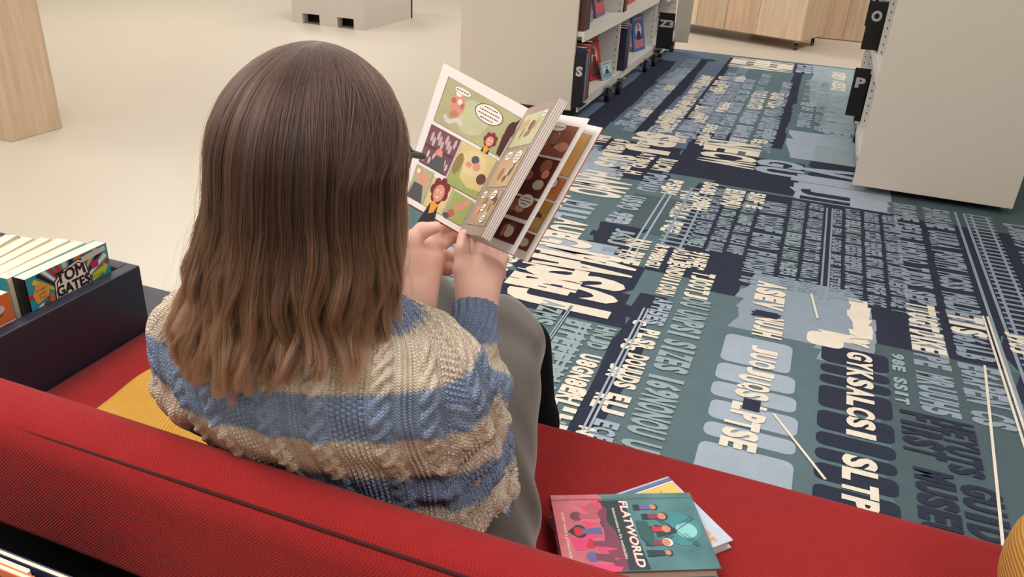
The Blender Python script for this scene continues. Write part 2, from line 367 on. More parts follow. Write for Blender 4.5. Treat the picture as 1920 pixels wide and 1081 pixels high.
# dense slate words
x = -.36; k = 0
while x < .46:
    lo = 3.22 if x < -.12 else 2.98
    if k == 3: column(x, x + .12, lo, 4.0, .035, K_SLATE, jit=.006); x += .14
    elif k == 6: rail(x, x + .025, lo, 4.05, K_SLATE, .008); column(x + .03, x + .07, lo, 4.05, .03, K_SLATE); x += .085
    else: column(x, x + .066, lo, 4.08, .024, K_SLATE, word=(4, 7), gap=.7, jit=.004, m2=K_PALE, p2=.2); x += .083
    k += 1
column(-.42, -.34, 3.7, 4.15, .05, K_CREAM); column(-.3, -.2, 3.75, 4.1, .045, K_CREAM); column(-.18, -.1, 3.85, 4.1, .04, K_CREAM)
for xa, xb in ((.50, .61), (.64, .76)): column(xa, xb, 2.3, 4.3, .042, K_SLATE, word=(3, 7), gap=.9, jit=.004)
rail(.79, .83, 1.9, 4.3, K_SLATE, .012); rail(.86, .93, 1.9, 4.3, K_SLATE, .012, .045)
for xa, xb in ((1.0, 1.12), (1.15, 1.28), (1.33, 1.46), (1.5, 1.64), (1.7, 1.83), (1.9, 2.0), (2.1, 2.25)): column(xa, xb, 2.2 if xa < 1.3 else 3, 4.25 if xa < 1.3 else 7.8, .045, K_SLATE, word=(3, 7), jit=.006)
for xa in (.52, .7, .9): column(xa, xa + .13, 4.5, 7.8, .06, K_SLATE, jit=.01)
column(.5, .6, 2.87, 3.1, .045, K_CREAM, s='TTUG'); column(.5, .61, 2.7, 2.87, .04, K_CREAM, s='DIKE'); column(.64, .76, 2.85, 3.07, .055, K_CREAM, s='TISC'); rail(.765, .78, 2.0, 3.1, K_CREAM, .008)
column(.94, 1.05, 2.35, 3.05, .05, K_CREAM, s='US20JIEAVLE', bold=.04); column(.82, .9, 2.8, 3.0, .04, K_CREAM, s='J9O')
# big cream words
column(-.9, -.5, 2.43, 2.99, .108, K_CREAM, s='MASGJ', bold=.045); column(-.93, -.66, 2.5, 2.8, .06, K_CREAM, s='TVEL', bold=.04)
column(-1.0, -.72, 2.78, 3.1, .1, K_CREAM, s='GUI', bold=.04); column(-.95, -.8, 3.05, 3.3, .08, K_CREAM, s='AUE', bold=.05)
column(-.60, -.5, 2.93, 3.22, .035, K_CREAM); column(-.48, -.42, 2.9, 3.2, .035, K_CREAM); column(-.4, -.33, 3.0, 3.2, .03, K_CREAM); column(-.33, -.25, 3.02, 3.2, .03, K_CREAM)
column(-.39, -.32, 2.7, 3.02, .032, K_CREAM, s='UNDUIIO'); column(-.29, -.2, 2.75, 3.0, .04, K_CREAM, s='TJOO')
column(-.38, -.31, 1.7, 2.7, .036, K_LIGHT, m2=K_CREAM, p2=.4); column(-.29, -.18, 1.7, 2.76, .042, K_PALE, s='OU UNPSI SIZES 169NON', bold=.05)
column(-.415, -.365, 1.7, 2.5, .04, K_CREAM, gap=2.5, word=(1, 2)); rail(-.40, -.385, 1.8, 2.6, K_LIGHT, .007)
column(-.75, -.66, 1.7, 2.5, .045, K_PALE, s='AZMS QOU ERS', bold=.05); column(-.63, -.54, 1.7, 2.4, .045, K_PALE, bold=.05); rail(-.645, -.64, 2.0, 2.5, K_LIGHT, .008)
rail(-.57, -.55, 1.6, 2.4, K_PALE, .01, .04); column(-.52, -.45, 1.7, 2.4, .04, K_PALE, m2=K_CREAM, p2=.5)
column(-.9, -.8, 1.9, 2.35, .05, K_PALE); column(-.48, -.44, 1.7, 2.0, .05, K_CREAM)
# columns on light patches and navy pills
column(-.04, .07, 2.78, 3.03, .06, K_CREAM, s='ASEV', bold=.07); column(-.02, .08, 2.53, 2.73, .04, K_CREAM, s='NUJHO', bold=.07); crect(-.03, .06, 2.72, 2.77, K_NAVY, .01)
column(-.01, .075, 2.3, 2.5, .05, K_CREAM, s='JUO', bold=.05); column(-.03, .07, 2.0, 2.3, .047, K_CREAM, s='UQS LP', bold=.05); crect(0, .05, 2.1, 2.16, K_NAVY); column(-.04, .06, 1.86, 2.04, .05, K_CREAM, s='TSE', bold=.05)
column(.29, .37, 2.03, 2.6, .058, K_CREAM, s='GYKSALCSI', bold=.05); column(.28, .37, 1.62, 2.0, .06, K_CREAM, s='SLTPJU', bold=.05); column(.3, .36, 2.6, 2.74, .05, K_CREAM, s='AV')
# navy letters near right
column(.44, .55, 2.05, 2.3, .045, K_NAVY, s='FIRSTAL'); column(.55, .64, 2.02, 2.3, .045, K_NAVY, s='HEYUTSE'); column(.46, .56, 1.65, 2.02, .055, K_NAVY, s='MUSEUMHO', bold=.06); column(.57, .67, 1.6, 2.0, .055, K_NAVY, s='GUIDESO', bold=.06)
column(.43, .47, 2.3, 2.65, .04, K_PALE); 
z = lay()
for (xa, ya), (xb, yb) in (((.09, 2.11), (.24, 1.86)), ((.72, 2.7), (.64, 1.75)), ((.16, 3.0), (.19, 2.8))):
    d = np.array([xb - xa, yb - ya]); n = np.array([-d[1], d[0]]) / np.linalg.norm(d) * .004
    cb.poly([(xa - n[0], ya - n[1], z), (xb - n[0], yb - n[1], z), (xb + n[0], yb + n[1], z), (xa + n[0], ya + n[1], z)], K_CREAM)
    n = n * 1.6
carpet = cb.build('carpet'); tag(carpet, 'blue and teal carpet printed with cream and slate lettering between the shelves', 'carpet')


# ------------------------------------------------------------------ sofa
def weave_mat(name, rgb, pitch=0.0045, depth=0.0012, sheen=0.04, axis=None):
    m = mat(name, rgb, rough=0.9, spec=0.15, sheen=sheen); t = NT(m); c = srgb(*rgb)
    co = t.coord(); x, y, z = t.sep(co); k = 6.2832 / pitch
    if axis is None:
        yz = t.math('SUBTRACT', y, z)
        h = t.math('MULTIPLY', t.math('SINE', t.math('MULTIPLY', x, k)), t.math('SINE', t.math('MULTIPLY', yz, k)))
    else:
        s = t.math('ADD', t.math('MULTIPLY', x, axis[0]), t.math('ADD', t.math('MULTIPLY', y, axis[1]), t.math('MULTIPLY', z, axis[2])))
        h = t.math('SINE', t.math('MULTIPLY', s, k))
    n = t.noise(co, 30, 4)
    f = t.math('ADD', t.math('MULTIPLY', h, 0.28), t.math('ADD', t.math('MULTIPLY', n, 0.4), 0.3))
    col = t.mix(f, tuple(v * .72 for v in c[:3]) + (1,), tuple(min(1, v * 1.2) for v in c[:3]) + (1,))
    t.L.new(col, t.p.inputs['Base Color']); t.bump(h, 0.45, depth); return m
m_red = weave_mat('red_woven_wool', (152, 37, 39)); m_red_d = mat('dark_red_groove', (58, 10, 14), rough=0.9, var=0.2, vscale=300)
m_must = weave_mat('mustard_ribbed_fabric', (196, 148, 62), 0.006, 0.0012, 0.05, (1, .35, 0)); m_must2 = weave_mat('mustard_ribbed_fabric_cross', (198, 146, 70), 0.0065, 0.0015, 0.05, (.12, 0, 1))
def rounded_bar(mb, x0, x1, prof, m, nx=24, sag=None):
    """extrude a closed (y,z) profile along X"""
    xs = np.linspace(x0, x1, nx); n = len(prof); vs = []
    for x in xs:
        for (y, z) in prof:
            dy, dz = sag(x, y, z) if sag else (0, 0); vs.append((x, y + dy, z + dz))
    fs = [(i * n + j, i * n + (j + 1) % n, (i + 1) * n + (j + 1) % n, (i + 1) * n + j) for i in range(nx - 1) for j in range(n)]
    fs += [tuple(range(n))[::-1], tuple((nx - 1) * n + j for j in range(n))]
    mb.add(vs, fs, m)
def rrect(y0, y1, z0, z1, rs, k=6):
    """rounded profile, corner radii for (y0z0, y1z0, y1z1, y0z1)"""
    out = []
    for (cy, cz, a0, r) in ((y0 + rs[0], z0 + rs[0], 180, rs[0]), (y1 - rs[1], z0 + rs[1], 270, rs[1]), (y1 - rs[2], z1 - rs[2], 0, rs[2]), (y0 + rs[3], z1 - rs[3], 90, rs[3])):
        out += [(cy + r * math.cos(math.radians(a0 + 90 * i / k)), cz + r * math.sin(math.radians(a0 + 90 * i / k))) for i in range(k + 1)]
    return out
sofa = empty('sofa', (-.1, .9, 0), 'long red woven sofa seen from behind its low padded back', 'sofa')
def kid(o, par):
    o.parent = par; o.matrix_parent_inverse = Matrix.Translation(par.location).inverted(); return o
b = MB(); rounded_bar(b, -1.245, 1.6, rrect(.575, 1.232, .17, .44, (.02, .03, .035, .02)), m_red, 40); kid(b.build('seat', smooth=True), sofa)
b = MB(); rounded_bar(b, -1.245, 1.6, rrect(.530, .614, .56, .752, (.02, .03, .034, .048), 8), m_red, 60, lambda x, y, z: (0, .003 * math.sin(x * 5))); kid(b.build('backrest', smooth=True), sofa)
b = MB(); b.tube([(x, .5430, .7360) for x in np.linspace(-1.23, 1.59, 60)], .0020, m_red_d, 8); kid(b.build('back_seam', smooth=True), sofa)  # dark tube: shade of the seam groove put into its colour
b = MB(); b.box((-1.22, .56, .12), (1.58, 1.18, .17), m_black); b.box((-1.22, .56, .17), (1.58, .612, .57), m_black); kid(b.build('base'), sofa)  # plinth; black board under the backrest stands in for the shadow there
for x in (-1.1, 0.2, 1.4):
    for y in (.6, 1.12):
        b = MB(); b.tube([(x, y, .007), (x, y, .12)], .018, m_black); kid(b.build('leg', smooth=False), sofa)

def cushion(name, c, hx, hy, t, m, label, n=3.2, rot=0.0, tilt=None, dome=1.0):
    """pillow: superellipse outline, domed on both sides"""
    nu, nv = 72, 22; V = []
    for j in range(nv + 1):
        ph = -math.pi / 2 + math.pi * j / nv; rr = max(0, math.cos(ph)) ** .55; zz = math.copysign(abs(math.sin(ph)) ** .8, math.sin(ph)) * t * dome
        for i in range(nu):
            a = 2 * math.pi * i / nu; ca, sa = math.cos(a), math.sin(a)
            k = (abs(ca) ** n + abs(sa) ** n) ** (-1 / n); wr = 1 + .012 * math.sin(7 * a + 1)
            V.append((hx * k * ca * rr * wr, hy * k * sa * rr * wr, zz + .004 * math.sin(5 * a) * rr))
    F = [(j * nu + i, j * nu + (i + 1) % nu, (j + 1) * nu + (i + 1) % nu, (j + 1) * nu + i) for j in range(nv) for i in range(nu)]
    o = np_mesh(name, V, F, [m]); R = Matrix.Rotation(rot, 4, 'Z')
    if tilt: R = R @ Matrix.Rotation(tilt, 4, 'X')
    o.matrix_world = Matrix.Translation(c) @ R
    return tag(o, label, 'cushion')
cushion('cushion', (-.862, .90, .479), .205, .215, .036, m_must, 'flat mustard ribbed cushion lying on the red seat beside the reading person')
cushion('cushion', (.69, .955, .57), .325, .235, .125, m_must2, 'plump mustard corduroy cushion at the sofa corner beyond the two books', n=2.3)

# ------------------------------------------------------------------ book bin beside the sofa
m_navy = mat('navy_painted_wood', (38, 42, 58), rough=0.4, var=0.06, vscale=40); m_navy2 = m_navy
m_page = mat('paper_edges', (240, 228, 200), rough=0.85, var=0.04, vscale=400, stretch=(1, 1, 1))
m_white_page = mat('white_paper', (238, 232, 230), rough=0.6, var=0.01)
bin_ = empty('book_bin', (-1.5, .9, 0), 'dark navy wooden book bin full of paperbacks at the end of the red sofa', 'book bin')
X0, X1, Y0, Y1, ZT, ZB, th = -1.95, -1.25, .53, 1.186, .589, .36, .03
for nme, a, c in (('front_board', (X1 - th, Y0, .0066), (X1, Y1, ZT)), ('back_board', (X0, Y0, .0066), (X0 + th, Y1, ZT)), ('end_board', (X0 + th, Y1 - th, .0066), (X1 - th, Y1, ZT)), ('end_board', (X0 + th, Y0, .0066), (X1 - th, Y0 + th, ZT)), ('divider', (-1.62, Y0 + th, ZB + .012), (-1.605, Y1 - th, ZT - .02)), ('bottom', (X0 + th, Y0 + th, ZB), (X1 - th, Y1 - th, ZB + .012))):
    b = MB(); b.box(a, c, m_navy); kid(b.build(nme, bevel=.003), bin_)
b = MB(); b.box((-1.95, 1.187, .0066), (-1.27, 1.50, .33), m_navy); kid(b.build('step_shelf', bevel=.003), bin_)

def art_mat(rgb, nm=None): return mat(nm or 'ink_%d_%d_%d' % rgb, rgb, rough=0.42, var=0.06, vscale=60, spec=0.4)
def paperback(name, O, U, W, T, h, w_, t, cover, spine_m, label, group=None, art=None, lean=None):
    """book standing on O: U = up, W = from spine to fore-edge, T = thickness direction; front cover on the +T side"""
    O, U, W, T = [np.array(q, float) for q in (O, U, W, T)]
    root = empty(name, tuple(O), label, 'book', group)
    bb = MB(); e = .0012
    bb.obox(O + T * (t - e), U * h, W * w_, T * e, cover); bb.obox(O, U * h, W * w_, T * e, cover)
    bb.obox(O, U * h, W * e * 1.2, T * t, spine_m)
    if art: art(bb, O + T * (t + .0002), W, U, T, w_, h)
    kid(bb.build('cover'), root)
    pb = MB(); pb.obox(O + T * e + W * e * 1.2 + U * .001, U * (h - .002), W * (w_ - e * 1.2 - .001), T * (t - 2 * e), m_page)
    kid(pb.build('pages'), root); return root
def orient(lean_deg, yaw_deg=0):
    a = math.radians(lean_deg); T = np.array([math.cos(a), 0, -math.sin(a)]); U = np.array([math.sin(a), 0, math.cos(a)]); W = np.array([0, 1.0, 0])
    y = math.radians(yaw_deg); R = np.array([[math.cos(y), -math.sin(y), 0], [math.sin(y), math.cos(y), 0], [0, 0, 1]])
    return R @ U, R @ W, R @ T
c_teal = art_mat((52, 150, 172)); c_blk = mat('black_book_spine', (22, 20, 22), rough=.4); c_wht = art_mat((236, 230, 222)); c_org = art_mat((224, 160, 78)); c_dk = art_mat((40, 26, 24))
c_red = art_mat((190, 44, 52)); c_yel = art_mat((226, 190, 60)); c_mag = art_mat((190, 40, 110)); c_lime = art_mat((190, 205, 50)); c_pal = art_mat((206, 196, 198)); c_ora = art_mat((214, 110, 60)); c_brn = art_mat((120, 84, 56)); c_navy = art_mat((44, 50, 84))
def frame_fn(bb, O, Wd, Ud, N, w_, h):
    ly = [0]
    def P(u, v): return O + Wd * (u * w_) + Ud * (v * h) + N * ly[0]
    def poly(pts, m): ly[0] += .00002; bb.poly([P(*p) for p in pts], m)
    def disc(u, v, ru, rv, m, n=20): poly([(u + ru * math.cos(2 * math.pi * i / n), v + rv * math.sin(2 * math.pi * i / n)) for i in range(n)], m)
    def text(s, u, v, du, dv, m, bold=.02, rot=0, shear=0):
        ly[0] += .00002
        if rot == 0: put_text(bb, s, P(u, v), Wd, Ud, m, du * w_, dv * h, bold, shear)
        elif rot == -90: put_text(bb, s, P(u, v), -Ud, Wd, m, du, dv, bold, shear)
    return P, poly, disc, text
def tom_art(bb, O, Wd, Ud, N, w_, h):
    P, poly, disc, text = frame_fn(bb, O, Wd, Ud, N, w_, h)
    k = 0; cols = [c_red, c_wht, c_dk, c_yel, c_teal, c_red, c_ora, c_dk, c_pal, c_red]
    for i in range(16):
        a0, a1 = math.radians(20 + i * 9), math.radians(26 + i * 9)
        poly([(.5, .62), (min(1, max(0, .5 + .55 * math.cos(a0))), min(1, .62 + .5 * math.sin(a0))), (min(1, max(0, .5 + .55 * math.cos(a1))), min(1, .62 + .5 * math.sin(a1)))], cols[i % 10])
    for r, m in ((.0, c_dk), (.012, c_wht), (.028, c_dk), (.04, c_wht)):
        poly([(.27 + r, .5 + r), (.30 + r, .85 - r), (.42, .93 - r), (.62, .97 - r), (.70 - r, .93 - r), (.735 - r, .72), (.72 - r, .5 + r)], m)
    for dx, dy in ((0, 0), (.007, 0), (-.007, 0), (0, .006), (0, -.006), (.005, .005), (-.005, -.005)): text('TOM', .335 + dx, .80 + dy, .34, .12, c_dk, 0); text('GATES', .315 + dx, .67 + dy, .40, .105, c_dk, .0)
    poly([(.05, .80), (.10, .90), (.17, .91), (.25, .84), (.22, .74), (.08, .70)], c_org)
    text('Laugh', .09, .82, .11, .03, c_dk, 0); text('with', .11, .78, .08, .025, c_dk, 0); text('Tom', .11, .74, .08, .025, c_dk, 0)
    disc(.14, .63, .08, .06, c_wht); disc(.2, .66, .06, .04, c_brn); disc(.25, .7, .03, .05, c_ora)
    poly([(.66, .91), (.97, .93), (.97, .985), (.66, .97)], c_pal); poly([(.75, .87), (.86, .88), (.85, .80), (.77, .79)], c_mag)
    poly([(.75, .66), (.9, .70), (.9, .68), (.97, .75), (.92, .81), (.91, .78), (.76, .74)], c_lime); text('EXCELLENT', .77, .69, .13, .025, c_dk, 0)
U, W, T = orient(0)
paperback('paperback_book', (-1.3115, .946, .4595), U, W, T, .193, .194, .030, c_teal, c_blk, 'thick black-spined paperback with TOM GATES in bubble letters, at the front of the bin', None, tom_art)
tops = [c_org, c_brn, c_wht, c_teal, c_red, c_navy, c_wht, c_blk, c_org, c_dk]
top = np.array([-1.3125, .936, .652])
for i, (t, w_, yw_) in enumerate(((.026, .188, 2), (.028, .190, 5), (.022, .186, 8), (.026, .182, 11), (.024, .190, 15), (.025, .195, 19), (.024, .190, 23))):
    U, W, T = orient(0, yw_); top = top - T * (t + .0006); h = .262; O = top - U * h + np.array([0, -.004 * i, 0])
    paperback('paperback_book', tuple(O), U, W, T, h, w_, t, m_page, tops[(i + 3) % 10], 'cream-edged paperback in the fanned row, %s behind the black-spined bubble-letter book' % ('first second third fourth fifth sixth seventh'.split()[i]), 'paperbacks fanned in the bin')
U, W, T = orient(0)
def org_art(bb, O, Wd, Ud, N, w_, h):
    P, poly, disc, text = frame_fn(bb, O, Wd, Ud, N, w_, h)
    poly([(0, .5), (1, .5), (1, .70), (0, .70)], c_wht); disc(.8, .85, .12, .09, c_brn); disc(.86, .86, .07, .05, c_pal); disc(.6, .9, .1, .05, c_red); poly([(.2, .75), (.5, .95), (.4, .72)], c_brn)
    poly([(.86, .62), (.95, .6), (.95, .69), (.86, .69)], c_red); text('K', .8, .52, .06, .06, c_dk)
paperback('paperback_book', (-1.3115, .690, .4595), U, W, T, .185, .222, .03, c_ora, c_wht, 'orange and white paperback at the front of the bin, in line before the black-spined book', None, org_art)
U, W, T = orient(-5)
paperback('paperback_book', (-1.352, .64, .3775), U, W, T, .25, .2, .03, c_pal, c_wht, 'pale paperback right behind the orange and white one in the bin')

# bin of comics behind the sofa back (nearest the camera)
bin2 = empty('book_bin', (-1.0, .33, 0), 'black book bin standing close behind the red sofa back', 'book bin')
for nme, a, c in (('back_board', (-1.5, .455, .0), (-.62, .47, .50)), ('end_board', (-.635, .2, 0), (-.62, .455, .52)), ('bottom', (-1.5, .2, .36), (-.635, .455, .375)), ('end_board', (-1.5, .2, 0), (-1.485, .455, .52))):
    b = MB(); b.box(a, c, m_black); kid(b.build(nme), bin2)
def comic_art(seed, main):
    def fn(bb, O, Wd, Ud, N, w_, h):
        r = random.Random(seed); P, poly, disc, text = frame_fn(bb, O, Wd, Ud, N, w_, h)
        for i in range(16):
            u = i / 16; poly([(u + .01, .86), (u + .045 + .01 * r.random(), .86), (u + .045, .97), (u + .008, .97)], r.choice([main, c_dk, main, c_wht, c_navy]))
        poly([(.55, .86), (.85, .86), (.87, .96), (.57, .97)], main)
    return fn
for i, (y, zt, xr, m, lab) in enumerate(((.437, .654, -.690, c_wht, 'white and orange comic album standing upright directly behind the sofa back'), (.408, .692, -.64, c_ora, 'orange comic album with a pale page block, second from the sofa back'), (.4495, .650, -.635, c_navy, 'dark blue comic album, the one nearest the sofa back in the black bin'))):
    paperback('comic_album', (xr - .0, y, .3765), np.array([0, 0, 1.]), np.array([-1., 0, 0]), np.array([0, -1., 0]), zt - .3765, .22, .007, m, c_wht, lab, None, comic_art(i, c_ora if i < 2 else c_navy))

# ------------------------------------------------------------------ two books on the seat
m_grad = mat('flatworld_cover_print', (60, 110, 120), rough=0.28, spec=0.5, coat=0.3); t_ = NT(m_grad)
x_, y_, z_ = t_.sep(t_.coord()); nz = t_.noise(t_.coord(), 28, 5)
fac = t_.math('GREATER_THAN', t_.math('ADD', x_, t_.math('MULTIPLY', nz, .05)), .108 + .0)
teal = t_.mix(t_.noise(t_.coord(), 18, 5), srgb(20, 60, 74), srgb(112, 166, 172)); pink = t_.mix(t_.noise(t_.coord(), 26, 6), srgb(160, 44, 80), srgb(250, 150, 160))
t_.L.new(t_.mix(fac, pink, teal), t_.p.inputs['Base Color'])
def seat_book(name, A, ang, L, Wd, z0, th_, m_cov, label, art, loc_smooth=None):
    """hardcover lying flat: local +x = up the cover, local -y = reading right; spine on the +y side"""
    root = empty(name, (A[0], A[1], z0), label, 'book'); root.rotation_euler = (0, 0, ang)
    def K(o): o.parent = root; return o
    c = .0025; b = MB(); b.box((0, -Wd, th_ - c), (L, -.004, th_), m_cov); b.box((0, -Wd, 0), (L, -.004, c), m_cov)
    b.tube([(0, -.004, th_ / 2), (L, -.004, th_ / 2)], th_ / 2, m_cov, 24)
    b.box((0, -.0125, th_ - .0002), (L, -.011, th_ + .0003), mat('cover_joint', (96, 90, 100), rough=.5))
    art(b, th_); K(b.build('cover'))
    b = MB(); b.box((.004, -Wd + .005, c), (L - .004, -.006, th_ - c), m_page); K(b.build('pages')); return root
I_w = mat('cream_ink', (250, 236, 226), rough=.4); I_p = mat('pink_ink', (226, 84, 110), rough=.4); I_dk = mat('dark_teal_ink', (40, 62, 68), rough=.4); I_pl = mat('purple_ink', (130, 66, 92), rough=.4)
I_hp = mat('hot_pink_ink', (236, 72, 128), rough=.4); I_moon = mat('moon_ink', (140, 208, 212), rough=.4); I_gl = mat('glow_teal_ink', (64, 140, 148), rough=.4, var=.15); I_sk = mat('skin_ink', (212, 140, 112), rough=.4); I_red = mat('red_ink', (214, 44, 74), rough=.4); I_lav = mat('lavender_ink', (110, 106, 160), rough=.4)
def flat_art(b, th_):
    L, Wd = .229, .163; zz = [th_ + .00008]
    def up(): zz[0] += .000012; return zz[0]
    def Q(u, v): return (v * L, -u * Wd)          # u: reading right 0..1, v: up the cover 0..1
    def poly(pts, m): z = up(); b.poly([(*Q(u, v), z) for u, v in pts][::-1], m)
    def disc(u, v, r, m, n=24, sy=1): poly([(u + r / Wd * math.cos(2 * math.pi * i / n), v + sy * r / L * math.sin(2 * math.pi * i / n)) for i in range(n)], m)
    def text(s, u, v, wd, ht, m, bold=.02, shear=0): z = up(); put_text(b, s, (v * L, -u * Wd, z), (0, -1, 0), (1, 0, 0), m, wd * Wd, ht * L, bold, shear)
    poly([(.09, .32), (.2, .35), (.4, .30), (.6, .34), (.99, .36), (.99, .55), (.09, .50)], I_dk)
    poly([(.12, .32), (.2, .37), (.38, .35), (.5, .39), (.75, .41), (.99, .41), (.99, .33), (.7, .30), (.4, .32), (.25, .29)], I_pl)
    for u0, v0 in ((.15, .31), (.36, .30), (.52, .29), (.68, .36), (.8, .36)): poly([(u0, v0 - .12), (u0 + .05, v0 + .02), (u0 + .09, v0 - .10)], I_hp)
    poly([(.9, .14), (.99, .14), (.99, .36), (.95, .38), (.92, .3)], I_hp); poly([(.1, .28), (.22, .2), (.26, .27), (.2, .34), (.12, .34)], I_hp)
    disc(.5, .14, .011, I_red); disc(.5, .15, .014, I_dk, sy=.8); disc(.5, .14, .009, I_red); poly([(.47, .17), (.53, .17), (.55, .3), (.45, .3)], I_lav)
    poly([(.44, .115), (.5, .07), (.56, .115)], I_dk); disc(.3, .15, .010, I_pl); poly([(.27, .17), (.33, .17), (.34, .3), (.27, .3)], mat('rose_ink', (196, 96, 110), rough=.4)); disc(.66, .2, .010, I_red); poly([(.63, .22), (.69, .22), (.71, .33), (.63, .33)], I_pl)
    disc(.82, .2, .010, I_lav); poly([(.78, .22), (.86, .22), (.9, .34), (.8, .34)], I_pl); disc(.2, .27, .012, mat('rose_ink', (196, 96, 110), rough=.4)); poly([(.57, .08), (.74, .1), (.74, .16), (.6, .2)], I_hp)
    text('FLATWORLD', .105, .462, .86, .062, I_p, .03, .12); text('FLATWORLD', .10, .468, .86, .058, I_w, .025, .12)
    text('heksemesteren fra mølnbakke', .20, .405, .66, .022, I_w, .01); text('KOSTMANCE & JOHAN LEON', .25, .045, .6, .021, I_w, .015)
    z = up(); put_text(b, 'TURBINE', (.085 * L - .0, -.955 * Wd, z), (-1, 0, 0), (0, -1, 0), I_w, .013, .003)
    disc(.50, .84, .030, I_gl); disc(.50, .83, .036, I_gl, sy=.7); disc(.52, .87, .0165, I_moon)
    cx, cy = .52, .80
    for a in (35, 125, 215, 305):
        a = math.radians(a); d = np.array([math.cos(a), math.sin(a)]); n = np.array([-d[1], d[0]])
        def S(r, s): return (cx + (d[0] * r + n[0] * s) / Wd, cy + (d[1] * r + n[1] * s) / L)
        poly([S(0, -.0006), S(.042, -.0006), S(.042, .0006), S(0, .0006)], I_dk); poly([S(.012, .0058), S(.042, .0058), S(.042, .0066), S(.012, .0066)], I_dk)
        for k in range(8): r = .013 + k * .004; poly([S(r, 0), S(r + .0008, 0), S(r + .0008, .006), S(r, .006)], I_dk)
    poly([(.44, .66), (.60, .66), (.55, .80), (.49, .80)], I_dk)
    for (u, v, hm, bm, hr) in ((.20, .69, I_sk, I_lav, .007), (.33, .73, I_sk, I_pl, .009), (.50, .76 - .03, I_sk, I_red, .0095), (.67, .70, I_w, I_pl, .009), (.80, .69, I_sk, I_dk, .006)):
        hr *= .8; poly([(u - .035, v - .10), (u + .035, v - .10), (u + .03, v - .02), (u - .03, v - .02)], bm); disc(u, v + .012, hr * 1.15, I_dk if hm is I_sk else I_w); disc(u, v + .004, hr, hm if hm is I_sk else I_sk, sy=.9)
        poly([(u - .035, v - .135), (u - .01, v - .135), (u, v - .09), (u - .04, v - .09)], I_dk); poly([(u + .01, v - .135), (u + .035, v - .135), (u + .04, v - .09), (u, v - .09)], I_dk)
    poly([(.38, .545), (.6, .545), (.72, .6), (.6, .64), (.4, .62)], mat('cliff_ink', (44, 96, 98), rough=.4))
ang = math.atan2(.099, .206)
seat_book('hardcover_book', (-.258, .979), ang, .229, .163, .4585, .022, m_grad, 'pink and teal hardcover titled FLATWORLD lying on the red seat', flat_art)
m_sky2 = mat('pale_sky_cover_print', (196, 206, 226), rough=.3, var=.22, vscale=22, coat=.3)
def sky_art(b, th_):
    z = th_ + .0001; I_y = mat('yellow_label_ink', (232, 200, 110), rough=.4); I_b = mat('blue_band_ink', (96, 122, 168), rough=.4, var=.3, vscale=60); I_or = mat('orange_title_ink', (236, 160, 92), rough=.4)
    L, Wd = .235, .165
    b.poly([(.0, -.016, z), (L, -.016, z), (L, -.012, z), (.0, -.012, z)], I_w); b.poly([(0, -.011, z + .0001), (L, -.011, z + .0001), (L, -.004, z + .0001), (0, -.004, z + .0001)], I_b)
    b.poly([(.11, -.078, z), (.231, -.078, z), (.231, -.0155, z), (.11, -.0155, z)], I_y)
    for i in range(6): b.box((.2 - .004 * i * 1.4 - .001, -.066, z), (.2 - .004 * i * 1.4, -.024 - (i % 3) * .004, z + .0001), I_dk)
    put_text(b, 'MEMORY', (.165, -.03, z + .0002), (0, -1, 0), (1, 0, 0), I_dk, .03, .008, .05)
    n = 28
    for r0, r1 in ((.0115, .0105), (.008, .0075)):
        b.add([(.145 + r * math.cos(2 * math.pi * i / n), -.045 + r * math.sin(2 * math.pi * i / n), z + .0002) for r in (r0, r1) for i in range(n)], [(i, (i + 1) % n, n + (i + 1) % n, n + i) for i in range(n)], I_dk)
    put_text(b, 'FIGURE', (.186, -.088, z + .0003), (0, -1, 0), (1, 0, 0), I_p, .068, .026, .03); put_text(b, 'FIGURE', (.188, -.088, z + .0004), (0, -1, 0), (1, 0, 0), I_or, .068, .024, .03); put_text(b, 'TIME', (.158, -.112, z + .0003), (0, -1, 0), (1, 0, 0), I_or, .044, .02, .03)
A2 = at_z(1252, 892, .458); B2 = at_z(1368, 1005, .458); d2 = B2 - A2     # far top corner and right corner of the lower book
# d2 runs along the reading direction (local -y)
ang2 = math.atan2(d2[0], -d2[1]); ux = np.array([math.cos(ang2), math.sin(ang2)])
seat_book('hardcover_book', (A2[0] - ux[0] * .235, A2[1] - ux[1] * .235), ang2, .235, .165, .441, .017, m_sky2, 'pale blue hardcover with a yellow label lying under the pink and teal book', sky_art)

